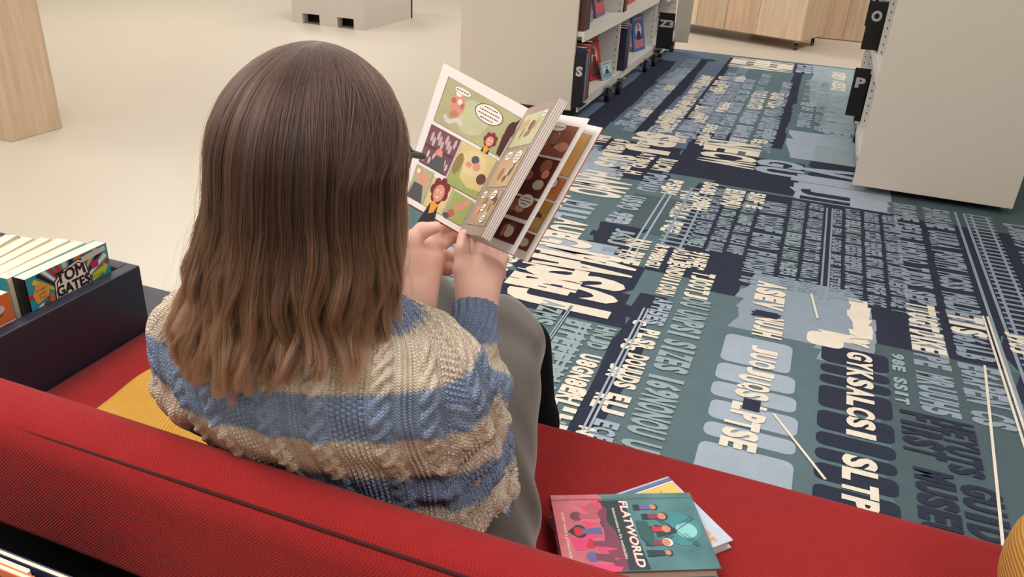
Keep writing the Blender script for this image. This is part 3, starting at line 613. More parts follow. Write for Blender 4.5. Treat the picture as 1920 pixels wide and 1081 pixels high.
# ------------------------------------------------------------------ shelving units
def caster(parent, x, y, z=.0075, r=.047, yaw=0.0, top=.10):
    b = MB(); b.tube([(x - .016, y, r + z), (x - .005, y, r + z)], r, m_rubber, 24); b.tube([(x + .005, y, r + z), (x + .016, y, r + z)], r, m_rubber, 24)
    o = kid(b.build('caster', smooth=False, bevel=.003), parent)
    h = MB(); h.tube([(x - .018, y, r + z), (x + .018, y, r + z)], r * .45, m_steel, 16); h.box((x - .006, y - .02, r + z), (x + .006, y + .03, r * 2 + z), m_black); h.box((x - .022, y - .005, r * 1.9 + z), (x + .022, y + .05, r * 2 + .008 + z), m_steel); h.tube([(x, y + .03, r * 2), (x, y + .03, top + z)], .012, m_steel, 12)
    h2 = h.build('fork'); h2.parent = o; return o
def letter_plate(name, x0, x1, y, z0, z1, s, label, depth=.12, group=None, side=1):
    root = empty(name, ((x0 + x1) / 2, y, z0), label, 'shelf marker', group)
    b = MB(); b.box((x0, y, z0), (x1, y + .004, z1), m_black); b.box((x0, y + .004, z0), (x1, y + depth, z0 + .003), m_black); kid(b.build('plate', bevel=.001), root)
    w_ = (x1 - x0) * (.62 if len(s) == 1 else .9); b = MB(); zc = z1 - (z1 - z0) * .30
    put_text(b, s, ((x0 + x1) / 2 - w_ / 2, y - .0006, zc - .03), (1, 0, 0), (0, 0, 1), m_letter, w_, .062, .05); kid(b.build('letter'), root); return root
BK = [(196, 60, 72), (120, 132, 156), (58, 64, 96), (34, 34, 44), (206, 196, 190), (150, 72, 60), (70, 96, 130), (98, 70, 110), (44, 52, 60), (180, 150, 120), (60, 90, 84), (218, 120, 110)]
def row_books(x_front, y0, z, specs, face, unit_lab):
    y = y0
    for i, (t, h, dpt, c, lab) in enumerate(specs):
        m = art_mat(c); W = np.array([-face, 0, 0.]); T = np.array([0, -1., 0.]); U = np.array([0, 0, 1.])
        paperback('shelf_book', (x_front, y + t, z), U, W, T, h, dpt, t * .94, m, m, lab, unit_lab); y += t
def display_book(c1, c2, c3, x, y, z, face, label, h=.27, w_=.2, lean=12, yaw=0, grp=None):
    a = math.radians(lean); T = np.array([face * math.cos(a), 0, math.sin(a)]); U = np.array([-face * math.sin(a), 0, math.cos(a)]); W = np.array([0, face * 1.0, 0])
    r = Matrix.Rotation(math.radians(yaw), 3, 'Z'); T, U, W = [np.array(r @ Vector(q)) for q in (T, U, W)]
    def art(bb, O, Wd, Ud, N, w2, h2):
        P, poly, disc, text = frame_fn(bb, O, Wd, Ud, N, w2, h2); m2, m3 = art_mat(c2), art_mat(c3)
        poly([(.08, .08), (.92, .08), (.92, .3), (.08, .34)], m3); disc(.5, .58, .26, .2, m2); disc(.5, .66, .14, .1, m3); poly([(.3, .3), (.7, .3), (.62, .55), (.38, .55)], art_mat((60, 40, 60))); poly([(.12, .84), (.88, .84), (.88, .93), (.12, .93)], m3)
    return paperback('picture_book', (x, y, z), U, W, T, h, w_, .014, art_mat(c1), art_mat(c1), label, grp, art)
def shelf_unit(name, xf, xb, y0, bays, zs, H, face, label, panel=None, pbot=.075):
    """xf: x of the open front, xb: far side x; bays along +Y; panel (x0,x1,H) closes the near end"""
    root = empty(name, ((xf + xb) / 2, y0, 0), label, 'bookshelf')
    lo, hi = min(xf, xb), max(xf, xb)
    if panel:
        b = MB(); b.box((panel[0], y0 - .028, pbot), (panel[1], y0, panel[2]), m_panel); kid(b.build('end_panel', bevel=.002), root)
    y = y0 + .002
    for bi, L in enumerate(bays):
        for z in zs:
            b = MB(); b.box((lo + .012, y + .0, z - .03), (hi - .012, y + L - .02, z), m_shelf)
            b.box((min(xf - face * .012, xf), y + .0, z - .06), (max(xf - face * .012, xf), y + L, z + .001), m_shelf); b.box((min(xb, xb + face * .012), y + .0, z - .06), (max(xb, xb + face * .012), y + L, z + .001), m_shelf)
            kid(b.build('shelf'), root)
        b = MB(); b.box(((lo + hi) / 2 - .006, y + .02, .1), ((lo + hi) / 2 + .006, y + L - .02, H - .03), m_shelf); kid(b.build('back_panel'), root)
        if True:
            yy = y + L - .02; b = MB(); b.box((lo + .01, yy, .02 + .07), (hi - .01, yy + .018, H), m_shelf)
            for k in range(26):
                z = .16 + k * .045
                for xx_ in (xf - face * .03, xf - face * .16): b.box((xx_ - .003, yy - .0006, z), (xx_ + .003, yy + .001, z + .012), m_black)
            kid(b.build('upright', bevel=.001), root)
        y += L
    b = MB(); b.box((lo, y0, H - .03), (hi, y, H), m_shelf); kid(b.build('top_board', bevel=.002), root)
    return root, y
A, yA = shelf_unit('bookshelf', -1.358, -2.16, 4.96, (1.02, 1.32), (.125, .558, .99), 1.42, 1, 'double-sided white shelf on casters with a greige end panel, marked S', (-2.17, -1.40, 1.45))
for (x, y) in ((-1.325, 5.60), (-1.31, 5.86), (-1.31, 6.78), (-1.30, 7.08), (-2.1, 5.3), (-2.1, 7.1)): caster(A, x, y, top=.095)
letter_plate('letter_marker', -1.396, -1.327, 4.93, .105, .42, 'S', 'black marker plate with a white S at the end of the lowest shelf')
gA = 'books at the near end of the lowest shelf'
row_books(-1.335, 4.955, .1265, ((.03, .34, .2, (42, 44, 66), 'dark blue book right behind the S marker'), (.028, .30, .21, (150, 160, 176), 'grey-blue book, second behind the S marker'), (.03, .315, .22, (88, 96, 130), 'slate blue book, third behind the S marker'), (.028, .345, .2, (196, 84, 88), 'rose red book, fourth behind the S marker'), (.03, .36, .22, (52, 40, 46), 'tall brown-black book closing the row behind the S marker')), 1, gA)
display_book((196, 52, 64), (236, 196, 170), (120, 60, 60), -1.47, 5.60, .1275, 1, 'red picture book displayed face out on the lowest shelf', .29, .19, 14, -12)
display_book((170, 206, 214), (240, 230, 214), (120, 160, 190), -1.40, 5.68, .1275, 1, 'low pale blue book standing before the red picture book', .12, .16, 16, -12)
row_books(-1.345, 6.1, .1265, ((.035, .31, .2, (44, 46, 74), 'navy book first in the second bay of the lowest shelf'), (.03, .32, .2, (60, 58, 88), 'dark violet-blue book, second in that second bay'), (.04, .31, .21, (38, 40, 54), 'wide blue-black book, third in that second bay'), (.035, .325, .2, (120, 112, 132), 'mauve grey book ending the dark row of the second bay')), 1, 'dark books in the second bay')
display_book((56, 110, 164), (226, 200, 216), (196, 120, 140), -1.46, 6.92, .1275, 1, 'blue picture book with pink figures displayed in the second bay', .29, .24, 12, -10)
row_books(-1.365, 4.975, .5595, ((.03, .33, .22, (96, 62, 56), 'brown book first on the middle shelf'), (.028, .36, .22, (36, 38, 52), 'dark book second on the middle shelf'), (.03, .35, .22, (66, 70, 92), 'slate book third on the middle shelf'), (.03, .34, .22, (28, 30, 40), 'black book fourth on the middle shelf')), 1, 'dark books on the middle shelf')
display_book((96, 170, 180), (230, 130, 110), (214, 90, 80), -1.44, 5.2, .5605, 1, 'teal and coral picture book displayed on the middle shelf', .3, .2, 12)
display_book((120, 90, 140), (220, 190, 80), (200, 90, 90), -1.46, 5.55, .5605, 1, 'purple and yellow picture book displayed on the middle shelf', .3, .24, 14)
row_books(-1.365, 6.0, .5595, ((.035, .3, .2, (30, 24, 26), 'black book first in the far bay of the middle shelf'), (.03, .31, .2, (110, 44, 40), 'brown-red book second in the far bay of the middle shelf'), (.03, .3, .2, (130, 84, 66), 'tan book third in the far bay of the middle shelf')), 1, 'books in the far bay of the middle shelf')
display_book((206, 60, 66), (240, 200, 190), (120, 40, 50), -1.45, 6.45, .5605, 1, 'bright red picture book displayed in the far bay of the middle shelf', .3, .24, 12)
Bu, yB = shelf_unit('bookshelf', -1.30, -2.1, 7.36, (.56,), (.125, .558, .99), 1.42, 1, 'short white shelf on black casters beyond the first, marked Z', None)
for (x, y) in ((-1.33, 7.5), (-1.29, 7.86), (-2.0, 7.5), (-2.0, 7.86)): caster(Bu, x, y, top=.095)
letter_plate('letter_marker', -1.345, -1.205, 7.30, .12, .42, 'Z3', 'black marker plate with a pale Z and 3 between the two white shelves')
b = MB(); b.box((-1.30, yB + .0, .09), (-1.16, yB + .02, 1.45), m_panel_edge); kid(b.build('end_panel'), Bu)
Cu, yC = shelf_unit('bookshelf', .318, 1.03, 4.40, (.95, .95, .6), (.125, .558, .99), 1.42, -1, 'greige-ended double shelf on casters at the right edge of the carpet', (.302, 1.045, 1.45), .045)
for (x, y) in ((.335, 4.66), (.33, 5.42), (1.0, 4.66), (1.0, 5.42), (.34, 6.6)): caster(Cu, x, y, top=.095)
letter_plate('letter_marker', .235, .325, 5.44, .16, .452, 'P', 'black marker plate with a white P on the lower shelf', .012); letter_plate('letter_marker', .235, .330, 5.44, .562, .838, 'O', 'black marker plate with a white O on the middle shelf', .012)
letter_plate('letter_marker', .245, .330, 5.9, .64, .90, 'N', 'black marker plate with a white N, partly hidden behind the O plate', .012)
row_books(.295, 5.46, .127, ((.03, .29, .2, (26, 24, 30), 'black book right behind the P marker'), (.03, .27, .2, (70, 36, 44), 'dark wine book behind the P marker')), -1, 'books behind the P marker')
row_books(.295, 5.46, .5595, ((.03, .26, .2, (40, 90, 90), 'dark teal book right behind the O marker'), (.03, .28, .2, (120, 140, 90), 'olive green book behind the O marker')), -1, 'books behind the O marker')

# ------------------------------------------------------------------ wood furniture and the pale box
def wood_mat(name, rgb, axis='Z', sc=1.0):
    m = mat(name, rgb, rough=.5); t = NT(m); c = srgb(*rgb)
    mp = t.N.new('ShaderNodeMapping'); t.L.new(t.coord(), mp.inputs[0]); mp.inputs['Scale'].default_value = {'Z': (9, 9, .8), 'X': (.8, 9, 9)}[axis]
    n = t.noise(mp.outputs[0], 3 * sc, 8); n2 = t.noise(mp.outputs[0], 18 * sc, 4)
    f = t.math('ADD', t.math('MULTIPLY', n, .75), t.math('MULTIPLY', n2, .25))
    r = t.N.new('ShaderNodeValToRGB'); r.color_ramp.elements[0].position = .3; r.color_ramp.elements[1].position = .7; t.L.new(f, r.inputs[0])
    r.color_ramp.elements[0].color = tuple(v * .80 for v in c[:3]) + (1,); r.color_ramp.elements[1].color = tuple(min(1, v * 1.15) for v in c[:3]) + (1,)
    t.L.new(r.outputs[0], t.p.inputs['Base Color']); t.bump(n2, .15, .001); return m
m_oak = wood_mat('pale_oak', (214, 188, 160)); m_oak2 = wood_mat('pale_oak_light', (238, 212, 184)); m_oak3 = wood_mat('pink_oak', (226, 192, 164)); m_dark = mat('slot_shade', (34, 26, 24), rough=.8)
b = MB(); b.box((-4.55, 2.976, 0), (-3.868, 3.3, 1.7), m_oak); tag(b.build('wooden_panel', bevel=.004), 'thick upright oak slab standing on the pale floor beyond the book bin', 'panel')
cab1 = empty('rolling_cabinet', (-.8, 9.0, 0), 'low oak cabinet on casters near the carpet end', 'cabinet')
dirv = np.array([-.188 + 1.406, 8.726 - 9.145, 0]); dirv /= np.linalg.norm(dirv); nrm = np.array([-dirv[1], dirv[0], 0])
O = np.array([-1.75, 9.263, .1]); xs = [0, .5, .83, 1.18, 1.655]
for i in range(4):
    b = MB(); b.obox(O + dirv * (xs[i] + .002), dirv * (xs[i + 1] - xs[i] - .004), nrm * .02, np.array([0, 0, .9]), (m_oak2, m_oak, m_oak3, m_oak2)[i]); kid(b.build('front_board', bevel=.001), cab1)
b = MB(); b.obox(O + nrm * .02, dirv * 1.655, nrm * .6, np.array([0, 0, .9]), m_oak); kid(b.build('body'), cab1)
for q in (.1, 1.6):
    for d in (.06, .5):
        p = O + dirv * q + nrm * d; caster(cab1, p[0], p[1], .0005, .035, top=.1)
cab2 = empty('oak_cabinet', (.4, 10.0, 0), 'oak panelled cabinet front standing behind the rolling cabinet', 'cabinet')
xs = [-.75, -.2, .22, .75, 1.3, 1.9]
for i in range(5):
    b = MB(); b.box((xs[i] + .002, 9.77, .012), (xs[i + 1] - .002, 9.79, 1.1), (m_oak3, m_oak3, m_oak, m_oak3, m_oak)[i]); kid(b.build('front_board', bevel=.001), cab2)
b = MB(); b.box((-.75, 9.79, 0.0), (1.9, 10.3, 1.1), m_oak3); kid(b.build('body'), cab2)
m_conc = mat('light_grey_laminate', (206, 198, 192), rough=.55, var=.02)
pb = empty('display_podium', (-4.55, 7.5, 0), 'light grey podium block with two forklift slots on the pale floor', 'podium')
b = MB(); bx0, bx1, by0, by1 = -4.955, -4.15, 7.115, 8.14
# front with two slots: built from strips
for a, c in (((bx0, by0, 0), (-4.842, by0 + .1, .27)), ((-4.646, by0, 0), (-4.448, by0 + .1, .27)), ((-4.262, by0, 0), (bx1, by0 + .1, .27)), ((-4.842, by0, .098), (-4.646, by0 + .1, .27)), ((-4.448, by0, .098), (-4.262, by0 + .1, .27))): b.box(a, c, m_conc)
b.box((bx0, by0 + .1, .27), (bx1, by1, .272), m_conc); b.box((bx1 - .03, by0 + .1, 0), (bx1, by1, .27), m_conc); b.box((bx0, by0 + .1, 0), (bx0 + .03, by1, .27), m_conc); b.box((bx0, by1 - .03, 0), (bx1, by1, .27), m_conc)
b.box((bx0 + .03, by0 + .16, .0), (bx1 - .03, by0 + .17, .26), m_dark); b.box((bx0, by0, .272), (bx1, by1, .276), m_conc)  # dark sheet paints the shade inside the slots; then the lid
kid(b.build('base'), pb)
b = MB(); b.box((bx0 + .03, by0 + .03, .276), (bx1 - .03, by1 - .03, .62), m_conc); kid(b.build('upper_block', bevel=.004), pb)

# ------------------------------------------------------------------ the reading person
person = empty('person', (-.44, .76, .44), 'person with long brown hair in a blue and cream striped knit sweater, reading a comic', 'person')
def pk(o): return kid(o, person)
m_skin = mat('skin', (230, 183, 168), rough=.5, var=.08, vscale=30, bump=.15, bscale=350, spec=.4)
m_skin.node_tree.nodes['Principled BSDF'].inputs['Subsurface Weight'].default_value = .12
m_skin.node_tree.nodes['Principled BSDF'].inputs['Subsurface Radius'].default_value = (.02, .008, .004)
m_skin.node_tree.nodes['Principled BSDF'].inputs['Subsurface Scale'].default_value = .4

HC = np.array([-.49, .735, 1.085])
hf = np.array([.055, .285, -.11]); hf /= np.linalg.norm(hf)
hr = np.cross(hf, [0, 0, 1]); hr /= np.linalg.norm(hr); hu = np.cross(hr, hf)
def hp(x, y, z): return HC + hr * x + hf * y + hu * z
HR = np.array([hr, hf, hu])
head_pr = [('e', hp(0, -.008, .012), (.072, .090, .084), HR), ('e', hp(0, .032, -.045), (.052, .056, .058), HR, .03), ('c', hp(0, .085, .005), hp(0, .103, -.02), .006, .011, .012),
    ('e', hp(0, .088, -.055), (.022, .010, .007), HR, .01), ('e', hp(.035, .055, -.02), (.024, .026, .026), HR, .03), ('e', hp(-.035, .055, -.02), (.024, .026, .026), HR, .03),
    ('e', hp(.028, .088, .008), (.015, .012, .010), HR, -.012), ('e', hp(-.028, .088, .008), (.015, .012, .010), HR, -.012), ('e', hp(0, .082, .024), (.045, .012, .008), HR, .012),
    ('e', hp(.074, -.008, -.008), (.008, .018, .030), HR, .006), ('e', hp(-.074, -.008, -.008), (.008, .018, .030), HR, .006),
    ('c', hp(0, -.025, -.04), (-.468, .69, .90), .05, .056, .03), ('c', (-.468, .69, .92), (-.468, .70, .84), .056, .09, .03)]
V1, F1 = sdf_mesh(head_pr, .003, .02)
RS = [(*at_d(735, 705, .92), .050), (*at_d(785, 728, .925), .062), (*at_d(815, 790, .955), .062), (*at_d(842, 848, 1.0), .051), (*at_d(868, 828, 1.035), .046)]
sr = [np.array(q[:3]) for q in RS]
w5 = [at_d(888, 730, 1.055), at_d(888, 650, 1.075), at_d(889, 600, 1.085), at_d(891, 574, 1.093)]
LS = [(*at_d(435, 645, .915), .046), (*at_d(385, 612, .965), .054), (*at_d(380, 680, .985), .055), (*at_d(415, 740, 1.03), .050)]
l5 = [at_d(620, 690, 1.09), at_d(690, 635, 1.095), at_d(738, 600, 1.085), at_d(752, 588, 1.093)]
body_pr = [('e', (-.42, .775, .55), (.15, .10, .09), None), ('c', (-.42, .77, .56), (-.465, .705, .80), .105, .10, .05), ('e', (-.467, .70, .825), (.135, .06, .045), None, .03), ('c', (-.468, .69, .86), (-.468, .69, .90), .06, .052, .03),
    ('c', sr[0], sr[1], .036, .040, .02), ('c', sr[1], sr[2], .040, .040, .02), ('c', sr[2], sr[3], .040, .034, .02), ('c', sr[3], w5[0], .036, .028, .02), ('c', w5[0], w5[3], .028, .021, .01),
    ('c', LS[0][:3], LS[1][:3], .034, .036, .02), ('c', LS[1][:3], LS[2][:3], .036, .036, .02), ('c', LS[2][:3], LS[3][:3], .036, .034, .02), ('c', LS[3][:3], l5[0], .036, .028, .02), ('c', l5[0], l5[3], .028, .021, .01),
    ('c', (-.35, .77, .53), (-.465, 1.28, .555), .082, .055, .03), ('c', (-.465, 1.28, .55), (-.44, 1.385, .12), .052, .035, .02), ('c', (-.49, .78, .53), (-.62, 1.26, .575), .08, .055, .03), ('c', (-.62, 1.26, .57), (-.62, 1.385, .12), .052, .035, .02)]
V2, F2 = sdf_mesh(body_pr, .006, .02)
C = at_d
# right hand: thumb over the gutter, fingers behind the book
RH = [('c', C(884, 577, 1.094), C(882, 500, 1.118), .0165, .0165), ('c', C(901, 577, 1.098), C(905, 500, 1.128), .0165, .0165, .02), ('c', C(903, 577, 1.098), C(928, 508, 1.136), .015, .0150, .02),
      ('c', C(893, 600, 1.086), C(893, 560, 1.10), .0215, .021, .02),
      ('c', C(880, 545, 1.105), C(868, 505, 1.106), .0135, .0135, .015), ('c', C(868, 505, 1.106), C(867, 468, 1.108), .0125, .0108, .006), ('c', C(867, 468, 1.108), C(870, 441, 1.116), .0108, .0085, .004),
      ('c', C(884, 500, 1.12), C(878, 462, 1.175), .0105, .009, .008), ('c', C(878, 462, 1.175), C(868, 430, 1.195), .009, .0075, .004),
      ('c', C(905, 500, 1.13), C(903, 462, 1.19), .0105, .009, .008), ('c', C(903, 462, 1.19), C(890, 425, 1.205), .009, .0075, .004),
      ('c', C(920, 503, 1.136), C(926, 470, 1.195), .010, .0085, .008), ('c', C(926, 470, 1.195), C(915, 436, 1.21), .0085, .0072, .004),
      ('c', C(932, 510, 1.138), C(944, 484, 1.19), .0092, .0078, .008), ('c', C(944, 484, 1.19), C(938, 455, 1.205), .0078, .0065, .004)]
V3, F3 = sdf_mesh(RH, .0016, .015)
LH = [('c', C(768, 580, 1.096), C(764, 495, 1.112), .019, .020), ('c', C(784, 572, 1.10), C(790, 490, 1.125), .0185, .0185, .02), ('c', C(790, 568, 1.10), C(812, 492, 1.14), .016, .016, .02),
      ('c', C(757, 590, 1.09), C(775, 560, 1.10), .0215, .021, .02),
      ('c', C(764, 505, 1.108), C(768, 455, 1.108), .017, .0145, .015), ('c', C(768, 455, 1.108), C(792, 432, 1.114), .0135, .0112, .006), ('c', C(792, 432, 1.114), C(817, 426, 1.124), .0112, .0085, .004),
      ('c', C(790, 470, 1.13), C(822, 440, 1.185), .0105, .009, .008), ('c', C(822, 440, 1.185), C(852, 415, 1.20), .009, .0075, .004),
      ('c', C(802, 475, 1.14), C(832, 455, 1.185), .0105, .009, .008), ('c', C(832, 455, 1.185), C(862, 440, 1.195), .009, .0075, .004),
      ('c', C(812, 485, 1.145), C(838, 482, 1.165), .010, .009, .008), ('c', C(838, 482, 1.165), C(857, 476, 1.172), .009, .0075, .004),
      ('c', C(815, 502, 1.142), C(838, 505, 1.155), .0095, .0085, .008), ('c', C(838, 505, 1.155), C(855, 502, 1.162), .0085, .0070, .004)]
V4, F4 = sdf_mesh(LH, .0016, .015)
Vs = [V1, V2, V3, V4]; Fs = [F1, F2, F3, F4]; off = np.cumsum([0] + [len(v) for v in Vs])
pk(np_mesh('body', np.concatenate(Vs), np.concatenate([f + o for f, o in zip(Fs, off)]), [m_skin]))
b = MB()
for s in (-1, 1):
    for k, (rr, mm, fw) in enumerate(((.0115, mat('eye_white', (235, 232, 228), rough=.2), 0),)):
        c = hp(s * .028, .078, .006); n = 14
        vs = [tuple(c + rr * (hr * math.cos(a) * math.cos(p) + hu * math.sin(a) * math.cos(p) + hf * math.sin(p))) for p in np.linspace(0, 1.5, 6) for a in np.linspace(0, 2 * math.pi, n, endpoint=False)]
        b.add(vs, [(j * n + i, j * n + (i + 1) % n, (j + 1) * n + (i + 1) % n, (j + 1) * n + i) for j in range(5) for i in range(n)], mm)
pk(b.build('eyes', smooth=True))
m_gl = mat('dark_green_glasses', (30, 52, 44), rough=.3)
b = MB()
for s in (-1, 1):
    pts = [hp(s * (.032 + .024 * np.sign(math.cos(a)) * abs(math.cos(a)) ** .6), .099 - .010 * abs(math.cos(a) * .5 + .5 * s * 0), .004 + .018 * np.sign(math.sin(a)) * abs(math.sin(a)) ** .6) for a in np.linspace(0, 2 * math.pi, 33)]
    b.tube(pts, .0018, m_gl, 8, caps=False); b.tube([hp(s * .056, .096, .014), hp(s * .078, .085, .013), hp(s * .080, .03, .010), hp(s * .078, -.015, .004)], [.0035, .004, .0018, .0018], m_gl, 8)
b.tube([hp(-.009, .1, .008), hp(.009, .1, .008)], .0016, m_gl, 8); pk(b.build('glasses', smooth=True))

# sweater -------------------------------------------------------------
m_knit = mat('striped_cable_knit', (226, 206, 180), rough=1.0, spec=.03, sheen=.08); t = NT(m_knit)
at_ = t.N.new('ShaderNodeAttribute'); at_.attribute_name = 'stripe'; hh_ = t.N.new('ShaderNodeAttribute'); hh_.attribute_name = 'rib'
uvn = t.N.new('ShaderNodeUVMap'); u_, v_, _ = t.sep(uvn.outputs[0]); P_ = .0046
# rows of small v-shaped stitches
zig = t.math('ABSOLUTE', t.math('SUBTRACT', t.math('FRACT', t.math('DIVIDE', u_, P_)), .5))
st = t.math('SINE', t.math('MULTIPLY', t.math('ADD', t.math('DIVIDE', v_, .0036), t.math('MULTIPLY', zig, 1.6)), 6.2832))
edge = t.math('SUBTRACT', 1.0, t.math('MULTIPLY', t.math('POWER', t.math('MULTIPLY', zig, 2.0), 4.0), .8))
sh = t.math('MULTIPLY', t.math('ADD', t.math('MULTIPLY', st, .5), .5), edge)
fz = t.noise(t.coord(), 500, 3); fz2 = t.noise(t.coord(), 22, 3)
cr = srgb(253, 238, 220); bl = srgb(156, 178, 216)
base = t.mix(at_.outputs['Fac'], cr, bl)
k2 = t.math('ADD', t.math('MULTIPLY', sh, .55), t.math('ADD', t.math('MULTIPLY', fz, .4), t.math('MULTIPLY', fz2, .2)))
dk = t.N.new('ShaderNodeMix'); dk.data_type = 'RGBA'; dk.blend_type = 'MULTIPLY'; dk.inputs[0].default_value = 1.0
t.L.new(base, dk.inputs[6]); vv = t.mix(k2, (.46, .43, .42, 1), (1.2, 1.18, 1.16, 1)); t.L.new(vv, dk.inputs[7]); t.L.new(dk.outputs[2], t.p.inputs['Base Color'])
t.bump(t.math('ADD', sh, t.math('MULTIPLY', fz, .6)), .95, .0024)
def hash2(i, j): return np.abs(np.sin(i * 127.1 + j * 311.7) * 43758.5453) % 1
def knit_h(U, V):
    s = (U + 10.0) % .125; h = np.zeros_like(U)
    # cable: two strands winding round each other
    def cab(c):
        x = s - c; ph = 2 * np.pi * V / .042; A = .0062
        h1 = np.clip(1 - ((x - A * np.sin(ph)) / .0062) ** 2, 0, 1) ** .5 * (.72 + .28 * np.cos(ph)); h2 = np.clip(1 - ((x + A * np.sin(ph)) / .0062) ** 2, 0, 1) ** .5 * (.72 - .28 * np.cos(ph))
        return np.maximum(h1, h2) * .0068 - .0025 * (np.abs(np.abs(x) - .0155) < .0022)
    h += np.where((s > .040) & (s < .066), cab(.053), 0) + np.where((s > .094) & (s < .120), cab(.107), 0)
    lace = (s < .036); lu = s / .0060; lv = V / .0066
    cell = np.abs(np.sin(np.pi * lu)) ; rows = .5 + .5 * np.sin(2 * np.pi * (lv + .5 * (np.floor(lu) % 2)))
    h += np.where(lace, .0018 * cell + .0030 * cell * rows - .0030, 0)
    rib = (s >= .072) & (s < .090); h += np.where(rib, .0018 * np.sin(2 * np.pi * (s - .072) / .0060), 0)
    return h
def grid_mesh(name, P, U, V, stripe, disp, closed=True, extra=None):
    """P (nv,nu,3) grid closed round u; displaced along normals"""
    du = np.roll(P, -1, 1) - np.roll(P, 1, 1); dv = np.gradient(P, axis=0); N = np.cross(du, dv); N /= np.linalg.norm(N, axis=-1)[..., None] + 1e-12
    c = P.mean(1, keepdims=True)
    if ((P - c) * N).sum() < 0: N = -N
    Q = P + N * disp[..., None]; nv, nu = U.shape
    # seam column duplicated for clean uv
    Q = np.concatenate([Q, Q[:, :1]], 1); du_ = U[:, 1:2] - U[:, :1]; U2 = np.concatenate([U, U[:, -1:] + du_], 1); V2 = np.concatenate([V, V[:, :1]], 1); S2 = np.concatenate([stripe, stripe[:, :1]], 1)
    nu += 1; i = np.arange(nv - 1)[:, None] * nu + np.arange(nu - 1)[None]; F = np.stack([i, i + 1, i + nu + 1, i + nu], -1).reshape(-1, 4)
    return Q.reshape(-1, 3), F, np.stack([U2.ravel(), V2.ravel()], -1), S2.ravel()
TR = np.array([(.475, -.440, .765, .182, .135), (.55, -.448, .765, .190, .137), (.62, -.454, .757, .193, .134), (.69, -.457, .745, .192, .126), (.745, -.458, .728, .195, .120), (.79, -.463, .712, .192, .124), (.83, -.466, .700, .186, .120),
    (.865, -.467, .692, .170, .107), (.889, -.467, .687, .138, .090), (.905, -.467, .684, .104, .077), (.920, -.467, .683, .078, .068), (.935, -.468, .685, .066, .061), (.952, -.468, .688, .061, .058), (.958, -.468, .688, .056, .053)])
def cr_interp(keys, tt):
    """catmull-rom through rows"""
    n = len(keys) - 1; x = np.clip(tt, 0, 1) * n; i = np.minimum(x.astype(int), n - 1); f = (x - i)[..., None]
    K = lambda j: keys[np.clip(j, 0, n)]
    a, b_, c, d = K(i - 1), K(i), K(i + 1), K(i + 2)
    return .5 * ((2 * b_) + (c - a) * f + (2 * a - 5 * b_ + 4 * c - d) * f ** 2 + (3 * b_ - a - 3 * c + d) * f ** 3)
def sgnpow(x, p): return np.sign(x) * np.abs(x) ** p
NV, NU = 480, 860
R = cr_interp(TR, np.linspace(0, 1, NV * 4))
# resample evenly along the back
back = np.stack([R[:, 1], R[:, 2] - R[:, 4], R[:, 0]], -1); sid = R[:, 3]
L_ = np.concatenate([[0], np.cumsum(np.sqrt((np.diff(back, axis=0) ** 2).sum(1) + .6 * np.diff(sid) ** 2))]); tgt = np.linspace(0, L_[-1], NV)
R = np.stack([np.interp(tgt, L_, R[:, k]) for k in range(5)], -1); Vv = tgt
th = np.linspace(0, 2 * np.pi, NU, endpoint=False); ca, sa = np.cos(th), np.sin(th); p_ = 2 / 2.35; yw = math.radians(11)
lx = R[:, 3:4] * sgnpow(ca, p_)[None]; ly = R[:, 4:5] * sgnpow(sa, p_)[None]
X = R[:, 1:2] + lx * math.cos(yw) - ly * math.sin(yw); Y = R[:, 2:3] + lx * math.sin(yw) + ly * math.cos(yw); Z = np.repeat(R[:, :1], NU, 1)
seg = np.sqrt(np.diff(np.concatenate([X, X[:, :1]], 1)) ** 2 + np.diff(np.concatenate([Y, Y[:, :1]], 1)) ** 2); cum = np.concatenate([np.zeros((NV, 1)), np.cumsum(seg, 1)[:, :-1]], 1)
kb = int(NU * .75); U = cum - cum[:, kb:kb + 1] + .081; U = np.where(np.arange(NU)[None] < NU // 4, U + cum[:, -1:] + seg[:, -1:], U); V = Vv[:, None] + 0 * X
# soft folds
fold = .004 * np.sin(9 * X / .1 + 14 * Z) * np.clip((.78 - Z) / .1, 0, 1) + .003 * np.sin(22 * Z / .1 * .5 + 8 * th[None]) * .5
right = np.clip((ca - .3) / .5, 0, 1)[None]; fold = fold + .008 * right * np.sin((Z - .4 * Y) * 130) * np.clip((.80 - Z) / .08, 0, 1)
zz = Z + .006 * np.sin(th * 2 + .5)[None]
def stripes(z):
    e = [.915, .861, .805, .741, .68, .62, .565, .51]; s = np.zeros_like(z); 
    for k, c in enumerate(e): s = s + (1 if k % 2 == 0 else -1) * 1 / (1 + np.exp(-(z - c) / .0009)) if k == 0 else s + (-1 if False else 0)
    s = 1 / (1 + np.exp(-(z - .905) / .0008))
    for lo_, hi_ in ((.805, .861), (.68, .741), (.565, .62), (.44, .51)): s = s + 1 / (1 + np.exp(-(z - lo_) / .0008)) * 1 / (1 + np.exp((z - hi_) / .0008))
    return np.clip(s, 0, 1)
